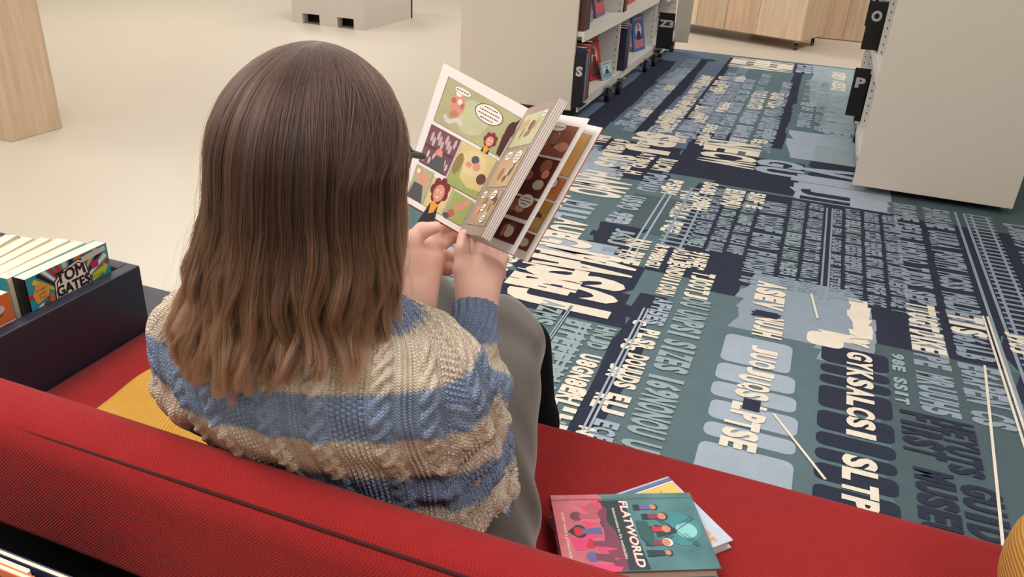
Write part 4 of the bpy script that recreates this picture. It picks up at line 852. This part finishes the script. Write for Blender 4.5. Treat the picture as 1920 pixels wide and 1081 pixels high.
# stitches step the colour edge a little
zz = zz + .0022 * np.sign(np.sin(2 * np.pi * U / .0046)) * .5
S = stripes(zz)
collar = np.clip((Z - .905) / .006, 0, 1); kh = knit_h(U, V) * (1 - collar) + collar * (.0016 * np.sin(2 * np.pi * U / .0078 * 1) + .002)
parts = [grid_mesh('t', np.stack([X, Y, Z], -1), U, V, S, kh + fold)]
def sleeve(keys, cuff, stripes_from_cuff, uoff, side):
    K = np.array(keys); R = cr_interp(K, np.linspace(0, 1, 1600)); P = R[:, :3]; L_ = np.concatenate([[0], np.cumsum(np.linalg.norm(np.diff(P, axis=0), axis=1))]); nv = int(L_[-1] / .0013); tg = np.linspace(0, L_[-1], nv)
    P = np.stack([np.interp(tg, L_, R[:, k]) for k in range(4)], -1); r = P[:, 3]; P = P[:, :3]
    ker = np.hanning(31); ker /= ker.sum(); P = np.stack([np.convolve(np.pad(P[:, k], 15, 'reflect', reflect_type='odd'), ker, 'valid') for k in range(3)], -1)
    T = np.gradient(P, axis=0); T /= np.linalg.norm(T, axis=1)[:, None]; nu = 330; th = np.linspace(0, 2 * np.pi, nu, endpoint=False)
    u = np.cross(T[0], [0, 0, 1.]); u /= np.linalg.norm(u); A = []
    for i in range(nv):
        u = u - T[i] * (u @ T[i]); u /= np.linalg.norm(u); v = np.cross(T[i], u); A.append(P[i] + r[i] * (np.cos(th)[:, None] * u + np.sin(th)[:, None] * v))
    A = np.array(A); fromc = tg[-1] - tg; U = th[None] * r[:, None] * 1.0 + uoff; V = fromc[:, None] + 0 * U
    s = np.zeros(nv)
    for lo_, hi_ in stripes_from_cuff: s += 1 / (1 + np.exp(-(fromc - lo_) / .0008)) / (1 + np.exp(np.clip((fromc - hi_) / .0008, -60, 60)))
    zA = A[..., 2] + .0011 * np.sign(np.sin(2 * np.pi * U / .0046)); bl_ = np.clip((fromc[:, None] - .235) / .01, 0, 1); S = (s[:, None] + 0 * U) * (1 - bl_) + stripes(np.minimum(zA, .888)) * bl_
    cf = np.clip((cuff - fromc) / .006, 0, 1)[:, None]
    kn = knit_h(U, V) * (1 - cf) * .8 + cf * .0016 * np.sin(2 * np.pi * U / .0118)
    el = np.exp(-((fromc - .22) / .09) ** 2)[:, None]; f = .006 * el * np.sin(fromc[:, None] * 2 * np.pi / .042 + 1.6 * np.cos(th)[None] + side) + .003 * np.sin(fromc[:, None] * 2 * np.pi / .07 + 2 * np.sin(th)[None]) * (1 - cf)
    f = f + .006 * np.exp(-((fromc - cuff - .05) / .012) ** 2)[:, None] * (1 + .3 * np.sin(2 * th))[None]
    return grid_mesh('s', A, U, V, S, kn + f)
sf = ((-.01, .060), (.098, .128), (.160, .190), (.235, .285), (.335, .39))
parts.append(sleeve([q for q in RS] + [(*w5[0], .043), (*w5[1], .034), (*w5[2], .0300), (*w5[3], .0305)], .060, sf, .01, 0))
parts.append(sleeve([q for q in LS] + [(*l5[0], .043), (*l5[1], .034), (*l5[2], .030), (*l5[3], .0305)], .060, sf, .03, 1))
o_ = np.cumsum([0] + [len(p[0]) for p in parts])
pk(np_mesh('sweater', np.concatenate([p[0] for p in parts]), np.concatenate([p[1] + k for p, k in zip(parts, o_)]), [m_knit], uv=np.concatenate([p[2] for p in parts]), attr={'stripe': np.concatenate([p[3] for p in parts])}))

# trousers, shoes -------------------------------------------------------
m_grey = mat('grey_brushed_fleece', (78, 73, 68), rough=1.0, spec=.05, var=.16, vscale=55, bump=.5, bscale=420, sheen=.5)
TRP = [('e', (-.44, .785, .53), (.165, .115, .09), None), ('c', (-.305, .75, .535), (-.468, 1.285, .560), .097, .080, .03), ('c', (-.468, 1.29, .55), (-.475, 1.31, .40), .078, .072, .02), ('c', (-.51, .76, .535), (-.625, 1.27, .585), .095, .080, .03), ('c', (-.625, 1.27, .58), (-.63, 1.31, .40), .075, .07, .02)]
def wr(G, v):
    x, y, z = G[..., 0], G[..., 1], G[..., 2]
    f = .0062 * np.sin(55 * x + 12 * y) * np.sin(7 * y + 3 * z) + .0035 * np.sin(42 * y + 30 * z + 9 * x) * np.exp(-((y - 1.24) / .12) ** 2) + .004 * np.sin(60 * y + 40 * x) * np.exp(-((y - .86) / .12) ** 2)
    f = f + .003 * np.sin(70 * x + 20 * y + 25 * z)
    return v + f
V5, F5 = sdf_mesh(TRP, .005, .02, post=wr); V5[:, 2] = np.maximum(V5[:, 2], np.where(V5[:, 1] < 1.22, .4405, 0))
pk(np_mesh('trousers', V5, F5, [m_grey]))
m_boot = mat('black_boot_cloth', (16, 16, 18), rough=.9, spec=.15, var=.2, vscale=60, bump=.3, bscale=300)
for x in (-.44, -.62):
    V6, F6 = sdf_mesh([('c', (x - .01, 1.365, .50), (x + .006, 1.385, .30), .062, .066), ('c', (x + .006, 1.385, .30), (x, 1.39, .10), .066, .050, .03), ('e', (x, 1.40, .055), (.04, .06, .045), None), ('e', (x, 1.49, .042), (.042, .075, .034), None, .03), ('c', (x, 1.375, .07), (x, 1.375, .15), .04, .042, .02)], .004, .02)
    V6[:, 2] = np.maximum(V6[:, 2], .0075); pk(np_mesh('boot', V6, F6, [m_boot]))
V7, F7 = sdf_mesh([('c', (-.405, 1.36, .42), (-.425, 1.42, .52), .075, .075), ('c', (-.375, 1.34, .12), (-.385, 1.35, .40), .095, .09, .06), ('c', (-.40, 1.36, .40), (-.46, 1.42, .53), .08, .05, .05)], .006, .05)
# ------------------------------------------------------------------ hair
m_hair = bpy.data.materials.new('brown_hair'); m_hair.use_nodes = True; N = m_hair.node_tree.nodes; Lk = m_hair.node_tree.links; N.clear()
ho = N.new('ShaderNodeOutputMaterial'); hb = N.new('ShaderNodeBsdfHairPrincipled'); Lk.new(hb.outputs[0], ho.inputs[0])
hb.parametrization = 'COLOR'; hb.inputs['Roughness'].default_value = .32; hb.inputs['Radial Roughness'].default_value = .45; hb.inputs['Random Roughness'].default_value = .2
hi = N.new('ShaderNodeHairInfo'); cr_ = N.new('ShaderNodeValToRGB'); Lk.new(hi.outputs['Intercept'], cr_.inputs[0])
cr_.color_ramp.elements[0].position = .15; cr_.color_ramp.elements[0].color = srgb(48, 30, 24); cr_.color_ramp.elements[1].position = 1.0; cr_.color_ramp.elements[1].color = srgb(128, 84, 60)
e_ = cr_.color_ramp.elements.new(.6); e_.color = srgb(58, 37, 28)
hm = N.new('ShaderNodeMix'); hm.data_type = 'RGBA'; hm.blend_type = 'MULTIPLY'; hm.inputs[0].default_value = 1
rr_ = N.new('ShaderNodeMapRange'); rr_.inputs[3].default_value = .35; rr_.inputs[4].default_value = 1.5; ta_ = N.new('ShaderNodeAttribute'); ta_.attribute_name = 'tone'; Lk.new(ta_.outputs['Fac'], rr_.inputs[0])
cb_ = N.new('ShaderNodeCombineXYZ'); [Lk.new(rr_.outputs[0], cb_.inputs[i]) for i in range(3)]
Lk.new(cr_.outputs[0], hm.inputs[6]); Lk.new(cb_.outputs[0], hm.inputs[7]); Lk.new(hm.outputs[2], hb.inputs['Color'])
m_scalp = mat('hair_under_layer', (66, 44, 36), rough=.7, var=.3, vscale=60, stretch=(1, 1, .08), bump=.5, bscale=300)
hy = math.atan2(hr[1], hr[0])                 # yaw of the head
HX = np.array([math.cos(hy), math.sin(hy)]); HY = np.array([-math.sin(hy), math.cos(hy)])
zk = np.array([1.20, 1.07, 1.03, .98, .94, .90, .86])
cxk = np.array([-.494, -.487, -.487, -.490, -.494, -.497, -.499]); cyk = np.array([.742, .722, .716, .708, .700, .690, .682])
rsk = np.array([.101, .101, .104, .114, .123, .128, .132]); rbk = np.array([.112, .116, .118, .123, .128, .130, .130]); rfk = np.array([.10, .098, .094, .084, .07, .06, .05])
def prof(z, phi):
    I = lambda k: np.interp(z, zk[::-1], k[::-1])
    c, s = np.cos(phi), np.sin(phi); ry = np.where(s < 0, I(rbk), I(rfk)); return I(cxk), I(cyk), I(rsk) * c, ry * s
ZE = 1.072; ZT = 1.192
def hair_pts(phi, p, zend, m, delta, flare):
    """phi (n,), returns (n,m,3): crown whorl / parting -> round the skull -> down"""
    n = len(phi); s = np.linspace(0, 1, m)[None]
    arc = .165; drop = (ZE - zend)[:, None]; L = arc + drop; d = s * L
    tq = np.clip(d / arc, 0, 1)
    d0 = np.stack([0 * p, p / .10, np.ones(n)], -1); d0 /= np.linalg.norm(d0, axis=1)[:, None]
    d1 = np.stack([np.cos(phi), np.sin(phi), 0 * phi], -1)
    om = np.arccos(np.clip((d0 * d1).sum(1), -1, 1))[:, None, None]; q = tq[..., None]
    D = (np.sin((1 - q) * om) * d0[:, None] + np.sin(q * om) * d1[:, None]) / np.sin(om)
    z = ZE + D[..., 2] * (ZT - ZE)
    cx, cy, _, _ = prof(z, phi[:, None]); _, _, ex, ey = prof(np.full_like(z, ZE), phi[:, None])
    rs = np.interp(ZE, zk[::-1], rsk[::-1]); rb = np.interp(ZE, zk[::-1], rbk[::-1]); rf = np.interp(ZE, zk[::-1], rfk[::-1])
    Ry = np.where(D[..., 1] < 0, rb, rf); lx = D[..., 0] * rs; ly = D[..., 1] * Ry
    g = np.clip((d - arc) / .14, 0, 2)          # 0 on the skull, 1 lower down
    zl = np.where(d > arc, ZE - (d - arc), z)
    cx2, cy2, lx2, ly2 = prof(zl, phi[:, None]); low = d > arc
    cx = np.where(low, cx2, cx); cy = np.where(low, cy2, cy); lx = np.where(low, lx2, lx); ly = np.where(low, ly2, ly)
    k = (1 - delta)[:, None] * (1 + flare[:, None] * g); lx = lx * k; ly = ly * k
    x = cx + lx * HX[0] + ly * HY[0]; y = cy + lx * HX[1] + ly * HY[1]
    zf = np.where(low, zl, ZE + (z - ZE) * (1 - .5 * delta[:, None]))
    return np.stack([x, y, zf], -1), g, lx, ly
PH0, PH1 = math.radians(-214), math.radians(28)
def zend_of(phi):
    dg_ = np.degrees(phi)
    return np.interp(dg_, [-214, -190, -165, -140, -110, -85, -60, -35, -12, 5, 28], [.93, .90, .893, .884, .874, .870, .876, .892, .900, .915, .925])
def torso_push(P):
    x, y, z = P[..., 0], P[..., 1], P[..., 2]; T_ = TR
    I = lambda k: np.interp(z, T_[:, 0], T_[:, k])
    dx = x - I(1); dy = y - I(2); c, s = math.cos(yw), math.sin(yw); u = dx * c + dy * s; v = -dx * s + dy * c; a = I(3) + .012; b_ = I(4) + .012
    w = np.clip(1 - np.abs(u / a) ** 2.35, 0, 1) ** (1 / 2.35) * b_; inside = (v > -w) & (w > 0) & (z < .95) & (v < .03)
    nv = np.where(inside, -w, v); 
    P = P.copy(); P[..., 0] = I(1) + u * c - nv * s; P[..., 1] = I(2) + u * s + nv * c; return P
# under layer: a closed head of hair
m1, n1 = 60, 140; ph = np.linspace(PH0, PH1, n1)
G1, g1, _, _ = hair_pts(ph, np.full(n1, .0), zend_of(ph) + .03, m1, np.full(n1, .10), np.zeros(n1)); G1 = torso_push(G1)
G2, _, _, _ = hair_pts(ph, np.full(n1, .0), zend_of(ph) + .03, m1, np.full(n1, .22), np.zeros(n1))
idx = lambda a, i, j: a * n1 * m1 + i * m1 + j
F = [(idx(0, i, j), idx(0, i, j + 1), idx(0, i + 1, j + 1), idx(0, i + 1, j)) for i in range(n1 - 1) for j in range(m1 - 1)] + [(idx(1, i, j), idx(1, i + 1, j), idx(1, i + 1, j + 1), idx(1, i, j + 1)) for i in range(n1 - 1) for j in range(m1 - 1)]
F += [(idx(0, i, m1 - 1), idx(1, i, m1 - 1), idx(1, i + 1, m1 - 1), idx(0, i + 1, m1 - 1)) for i in range(n1 - 1)] + [(idx(0, 0, j), idx(1, 0, j), idx(1, 0, j + 1), idx(0, 0, j + 1)) for j in range(m1 - 1)] + [(idx(0, n1 - 1, j), idx(0, n1 - 1, j + 1), idx(1, n1 - 1, j + 1), idx(1, n1 - 1, j)) for j in range(m1 - 1)]
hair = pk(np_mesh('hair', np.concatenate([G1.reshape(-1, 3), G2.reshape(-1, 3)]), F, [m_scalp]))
# strands
NS, MS = 30000, 34
NL = 150; lockc = np.sort(nr.uniform(PH0 - .05, PH1 + .05, NL)); lph = nr.uniform(0, 6.28, (NL, 3)); lam = nr.uniform(.3, 1.0, NL); lend = nr.normal(0, .010, NL); lrad = nr.uniform(-.035, .05, NL)
phi = nr.uniform(PH0, PH1, NS); lay_ = nr.integers(0, 3, NS)
li = np.clip(np.searchsorted(lockc, phi + nr.normal(0, .03, NS)), 0, NL - 1)
pp = np.where(np.abs(np.degrees(phi) + 93) > 60, nr.uniform(0, .085, NS), nr.uniform(-.005, .02, NS))
delta = nr.uniform(0, 1, NS) ** 1.8 * .10; ze = zend_of(phi) + lend[li] + nr.exponential(.008, NS) * 1.0
P0, g, lx, ly = hair_pts(phi, pp, ze, MS, delta, lrad[li] + nr.normal(0, .010, NS))
s = np.linspace(0, 1, MS)[None]; gz = np.clip(g, 0, 1.6)
# locks draw together towards their tips and wave
dphi = (lockc[li] - phi)[:, None] * .55 * np.clip((s - .45) / .55, 0, 1) ** 1.3
zz_ = P0[..., 2]; A = lam[li][:, None]
dphi = dphi + .070 * A * np.clip(gz, 0, 1) * np.sin(2 * np.pi * zz_ / .105 + lph[li, 0][:, None]) + .012 * np.sin(2 * np.pi * zz_ / .05 + nr.uniform(0, 6.28, NS)[:, None]) * gz * .5
rr = .048 * A * np.clip(gz, 0, 1) * np.sin(2 * np.pi * zz_ / .090 + lph[li, 1][:, None] * .35 + 1.0) + .015 * np.sin(2 * np.pi * zz_ / .06 + lph[li, 2][:, None]) * gz
# shallow partings between locks on the crown too
NL2 = 900; lc2 = np.sort(nr.uniform(PH0, PH1, NL2)); l2 = np.clip(np.searchsorted(lc2, phi), 0, NL2 - 1); o2_ = nr.normal(0, 1, NL2); rr = rr + (.028 * np.sin(lph[li, 2]) + .011 * o2_[l2])[:, None] * np.clip(s * 5, 0, 1); dphi = dphi + (lc2[l2] - phi)[:, None] * .6 * np.clip(s * 3, 0, 1) + nr.normal(0, .005, NS)[:, None]
c_, s_ = np.cos(dphi), np.sin(dphi); lx2 = (lx * c_ - ly * s_) * (1 + rr) - lx; ly2 = (lx * s_ + ly * c_) * (1 + rr) - ly
P0[..., 0] += lx2 * HX[0] + ly2 * HY[0]; P0[..., 1] += lx2 * HX[1] + ly2 * HY[1]
fly = nr.random(NS) < .035; amp = np.where(fly, nr.uniform(.004, .016, NS), .0006)[:, None] * s ** 1.2
for k in range(3): P0[..., k] += amp * np.sin(s * nr.uniform(4, 14, NS)[:, None] + nr.uniform(0, 6.28, NS)[:, None])
P0 = torso_push(P0)
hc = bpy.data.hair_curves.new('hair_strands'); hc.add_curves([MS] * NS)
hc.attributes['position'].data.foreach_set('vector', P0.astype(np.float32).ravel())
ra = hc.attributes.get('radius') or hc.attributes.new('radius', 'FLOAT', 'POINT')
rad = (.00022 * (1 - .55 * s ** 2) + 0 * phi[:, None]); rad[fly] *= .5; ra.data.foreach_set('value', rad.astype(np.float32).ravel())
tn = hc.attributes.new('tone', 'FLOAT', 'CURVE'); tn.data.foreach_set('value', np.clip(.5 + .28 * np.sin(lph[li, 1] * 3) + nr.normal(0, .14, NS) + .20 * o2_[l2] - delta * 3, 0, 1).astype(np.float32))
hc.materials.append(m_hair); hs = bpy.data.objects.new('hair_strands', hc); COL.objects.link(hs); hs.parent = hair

# ------------------------------------------------------------------ the comic being read
comic = empty('comic_book', tuple(at_d(925, 470, 1.15)), 'open comic album with colour panels held up in both hands', 'book')
def ck(o): return kid(o, comic)
TL, BL, ST, SB = C(832, 118, 1.15), C(750, 372, 1.15), C(990, 203, 1.15), C(860, 435, 1.15)
Wp = np.linalg.norm(TL - ST)
def edge_at(px, S, W_, near=True, fallback=1.08):
    r = ray(*px); o = np.array([0, 0, CAM_H]) - S; a = r @ r; b_ = 2 * r @ o; c = o @ o - W_ ** 2; D = b_ * b_ - 4 * a * c
    if D < 0: t = -b_ / (2 * a)
    else: t = (-b_ - math.sqrt(D)) / (2 * a) if near else (-b_ + math.sqrt(D)) / (2 * a)
    return r * t + np.array([0, 0, CAM_H])
class Page:
    """flat art on a page: u from spine-side-left to right, v from the top down; n faces the reader"""
    def __init__(s, tl, tr, br, bl, mb): s.q = [np.array(k, float) for k in (tl, tr, br, bl)]; n = np.cross(s.q[1] - s.q[0], s.q[3] - s.q[0]); s.n = -n / np.linalg.norm(n); s.mb = mb; s.l = .0003
    def P(s, u, v): a, b_, c, d = s.q; return a * (1 - u) * (1 - v) + b_ * u * (1 - v) + c * u * v + d * (1 - u) * v + s.n * s.l
    def poly(s, pts, m): s.l += .000008; s.mb.poly([s.P(*p) for p in pts][::-1], m)
    def disc(s, u, v, ru, rv, m, n=20, rot=0): s.poly([(u + ru * math.cos(t), v + rv * math.sin(t + rot)) for t in np.linspace(0, 2 * math.pi, n, endpoint=False)], m)
    def bubble(s, u, v, ru, rv, lines=3):
        s.disc(u, v, ru * 1.06, rv * 1.07, K_ln); s.disc(u, v, ru, rv, K_wh)
        for i in range(lines):
            vv = v + (i - (lines - 1) / 2) * rv * .42; w_ = ru * (.75 if abs(i - (lines - 1) / 2) < 1 else .5); x = u - w_
            while x < u + w_ - .01:
                L = rnd.uniform(.012, .03); s.poly([(x, vv - .003), (min(x + L, u + w_), vv - .003), (min(x + L, u + w_), vv + .004), (x, vv + .004)], K_ln); x += L + .008
    def panel(s, pts, m, border=.006):
        c = np.mean(pts, 0); s.poly([tuple(c + (np.array(p) - c) * (1 + border * 2)) for p in pts], K_ln); s.poly(pts, m)
    def figure(s, u, v, k, skin, hair_, coat, dark):
        """a small cartoon figure: hair, face, neckerchief, coat"""
        s.poly([(u - .10 * k, v + .20 * k), (u - .05 * k, v + .07 * k), (u + .05 * k, v + .07 * k), (u + .10 * k, v + .20 * k)], dark); s.poly([(u - .05 * k, v + .05 * k), (u + .05 * k, v + .05 * k), (u + .03 * k, v + .11 * k), (u - .02 * k, v + .13 * k)], coat)
        for a in range(7): s.disc(u + .075 * k * math.cos(a * .9 + 3), v - .015 * k + .05 * k * math.sin(a * .9 + 3), .035 * k, .03 * k, hair_, 9)
        s.disc(u, v, .062 * k, .05 * k, skin, 16); 
        for e in (-1, 1): s.disc(u + e * .022 * k, v - .008 * k, .011 * k, .010 * k, K_wh, 10); s.disc(u + e * .022 * k, v - .006 * k, .005 * k, .005 * k, K_ln, 8)
        s.poly([(u - .02 * k, v + .02 * k), (u + .02 * k, v + .02 * k), (u, v + .032 * k)], K_wh)
K_ln = mat('comic_line', (52, 36, 34), rough=.5); K_wh = mat('comic_white', (240, 234, 228), rough=.5)
def cm(r, g, b, v=.16, s=45): return mat('comic_ink_%d_%d_%d' % (r, g, b), (r, g, b), rough=.45, var=v, vscale=s)
ol, ol2, yel, sand, plum, brn, brd, grn, pnk, dgy, orr, tan_ = cm(178, 176, 134), cm(196, 196, 160), cm(216, 200, 140), cm(226, 206, 160), cm(122, 78, 92), cm(104, 62, 52), cm(76, 32, 30), cm(160, 172, 104), cm(218, 150, 128), cm(84, 84, 88), cm(230, 160, 60), cm(200, 160, 110)
hai, coa = cm(118, 42, 44), cm(44, 40, 48)
# left side: page block, cover and the printed page
nL = np.cross(ST - TL, BL - TL); nL = nL / np.linalg.norm(nL)          # away from the reader
if nL @ ray(870, 300) < 0: nL = -nL
b = MB()
def slab(mb, q, n, t, m, m2=None):
    q = [np.array(k, float) for k in q]; p = q + [k + n * t for k in q]; f = [(0, 1, 2, 3), (7, 6, 5, 4), (0, 4, 5, 1), (1, 5, 6, 2), (2, 6, 7, 3), (3, 7, 4, 0)]
    mb.add(p, f[:1], m); mb.add(p, f[1:], m2 or m)
slab(b, (TL, ST, SB, BL), nL, .008, m_white_page, m_white_page); ck(b.build('page_block'))
b = MB(); e1 = (TL - ST) / Wp * .0006; dn = (BL - TL) / np.linalg.norm(BL - TL) * .002
slab(b, (TL + e1 - dn + nL * .0085, ST - dn + nL * .0085, SB + dn + nL * .0085, BL + e1 + dn + nL * .0085), nL, .0012, cm(214, 150, 90)); o = ck(b.build('cover')); 
b = MB(); pg = Page(TL, ST, SB, BL, b)
pg.panel([(.10, .07), (.985, .085), (.985, .40), (.10, .395)], ol); pg.disc(.5, .25, .2, .12, ol2); pg.poly([(.985, .10), (.93, .16), (.9, .25), (.93, .39), (.985, .395)], brd); pg.disc(.95, .2, .05, .07, brd)
pg.disc(.30, .22, .085, .075, pnk); pg.disc(.24, .20, .03, .02, cm(196, 96, 90)); pg.disc(.27, .15, .05, .03, pnk); pg.disc(.27, .14, .036, .022, K_wh); pg.disc(.31, .19, .026, .02, K_wh); pg.disc(.35, .21, .02, .02, cm(196, 96, 90)); pg.disc(.30, .29, .055, .03, cm(196, 130, 110))
for i in range(7): pg.disc(.21 + .033 * i, .33 + .02 * math.sin(i), .022, .019, cm(214, 208, 200))
pg.bubble(.30, .115, .10, .022, 1); pg.bubble(.66, .17, .16, .062, 4); pg.figure(.80, .335, .75, pnk, hai, orr, coa)
pg.panel([(.09, .425), (.49, .425), (.49, .70), (.09, .70)], plum)
for i in range(9): pg.disc(.15 + .037 * i, .50 + .03 * math.sin(i * 2.1), .018, .035, cm(200, 176, 176)); pg.disc(.13 + .04 * i, .64 + .02 * math.cos(i * 3), .016, .026, cm(214, 190, 186))
pg.poly([(.1, .56), (.48, .555), (.48, .575), (.1, .58)], cm(96, 56, 66)); pg.disc(.30, .59, .05, .04, pnk); pg.poly([(.2, .70), (.28, .6), (.4, .6), (.44, .70)], dgy)
pg.panel([(.515, .425), (.985, .425), (.985, .74), (.515, .74)], yel); pg.disc(.74, .53, .18, .09, sand); pg.poly([(.515, .6), (.62, .52), (.66, .66), (.8, .7), (.985, .68), (.985, .74), (.515, .74)], grn); pg.disc(.57, .58, .05, .08, cm(150, 120, 80)); pg.disc(.92, .60, .06, .04, brn); pg.disc(.75, .50, .05, .03, dgy); pg.disc(.80, .54, .05, .03, pnk); pg.disc(.7, .55, .04, .02, pnk)
pg.panel([(.08, .725), (.335, .725), (.335, .955), (.08, .955)], ol); pg.disc(.16, .77, .04, .035, pnk); pg.disc(.13, .76, .02, .018, K_wh); pg.disc(.27, .80, .03, .05, pnk); pg.poly([(.08, .955), (.12, .84), (.25, .84), (.32, .955)], dgy); pg.disc(.2, .8, .03, .03, pnk)
pg.panel([(.36, .745), (.66, .745), (.66, .955), (.36, .955)], yel); pg.figure(.50, .83, 1.25, pnk, hai, orr, coa)
pg.panel([(.685, .76), (.985, .765), (.985, .955), (.685, .955)], grn); pg.disc(.82, .85, .05, .03, pnk)
for a in (-.9, -.3, .3, .9, 1.6): pg.poly([(.82, .84), (.82 + .12 * math.cos(a), .84 - .07 * math.sin(a + .8) - .02), (.825 + .12 * math.cos(a), .85 - .07 * math.sin(a + .8) - .01), (.83, .86)], pnk)
pg.disc(.77, .91, .05, .03, cm(196, 96, 90)); pg.disc(.72, .94, .05, .02, dgy)
ck(b.build('printed_page'))
# right side: a bundle of pages rising, one loose leaf, the last page with the back cover
NB = SB.copy()
oT, oB = edge_at((1042, 175), ST, Wp), edge_at((932, 471), SB, Wp); dd = .82 * (oT - ST) + .18 * (oB - SB); oT, oB = ST + dd, SB + dd
def fix_len(S0, S1, T_, px, near=True): return edge_at(px, S1, Wp, near)
b = MB(); nb = np.cross(oT - ST, SB - ST); nb /= np.linalg.norm(nb)
if nb @ _r < 0: nb = -nb
tk = .0135; ntot = 14
for i in range(ntot):
    a0 = i / ntot; n_off = nb * tk * a0
    m = m_white_page if i % 3 else cm(168, 150, 140, .1)
    slab(b, (ST + n_off * .3, oT + n_off, oB + n_off, SB + n_off * .3), nb, tk / ntot * .96, m, m)
ck(b.build('page_bundle'))
b = MB(); pr = Page(ST, oT, oB, SB, b)
if pr.n @ nb > 0: pr.n = -pr.n
def rpoly_fix(p): p.flip = True
def stack_art(p, cols, ys, u0=.12, u1=.92, faces=True):
    for (v0, v1), c in zip(ys, cols):
        p.panel([(u0, v0), (u1, v0), (u1, v1), (u0, v1)], c)
        for i in range(10): p.disc(rnd.uniform(u0 + .08, u1 - .08), rnd.uniform(v0 + .05, v1 - .05), rnd.uniform(.03, .09), rnd.uniform(.02, .05), rnd.choice([brn, pnk, tan_, cm(160, 104, 84), ol2]))
stack_art(pr, [ol2, cm(190, 166, 130), cm(176, 150, 130)], [(.07, .33), (.36, .64), (.67, .93)])
pr.bubble(.82, .10, .08, .025, 1); pr.bubble(.35, .40, .12, .035, 2); pr.bubble(.72, .42, .12, .05, 3); pr.bubble(.62, .70, .1, .035, 2); pr.bubble(.25, .7, .1, .03, 2); pr.bubble(.7, .88, .1, .03, 2); pr.bubble(.5, .8, .08, .03, 2)
ck(b.build('printed_page'))
def leaf(pT, pB, cols, ys, th_, back, bubbles, nm, sp):
    S1, S2 = ST + nL * .004 + nb * sp, SB + nL * .004 + nb * sp
    a, c = edge_at(pT, S1, Wp), edge_at(pB, S2, Wp); dd = (a - S1 + c - S2) / 2; a, c = S1 + dd, S2 + dd; b = MB(); n = np.cross(a - S1, S2 - S1); n /= np.linalg.norm(n)
    if n @ _r < 0: n = -n
    slab(b, (S1, a, c, S2), n, th_, m_white_page, back); p = Page(S1, a, c, S2, b)
    if p.n @ n > 0: p.n = -p.n
    stack_art(p, cols, ys); [p.bubble(*q) for q in bubbles]; return ck(b.build(nm))
leaf((1097, 211), (972, 487), [cm(146, 84, 66), cm(92, 34, 32), cm(110, 56, 44), cm(84, 30, 32)], [(.07, .30), (.32, .60), (.62, .76), (.79, .94)], .0006, m_white_page, [(.62, .09, .12, .03, 1), (.75, .64, .12, .05, 3)], 'loose_leaf', .004)
leaf((1132, 233), (987, 497), [cm(236, 184, 120, .06), cm(206, 130, 80), cm(196, 150, 70), cm(120, 60, 44)], [(.07, .38), (.40, .56), (.58, .80), (.82, .94)], .002, cm(206, 120, 70), [(.62, .22, .15, .05, 2), (.7, .45, .14, .05, 3), (.6, .62, .18, .07, 4)], 'back_page', .009)
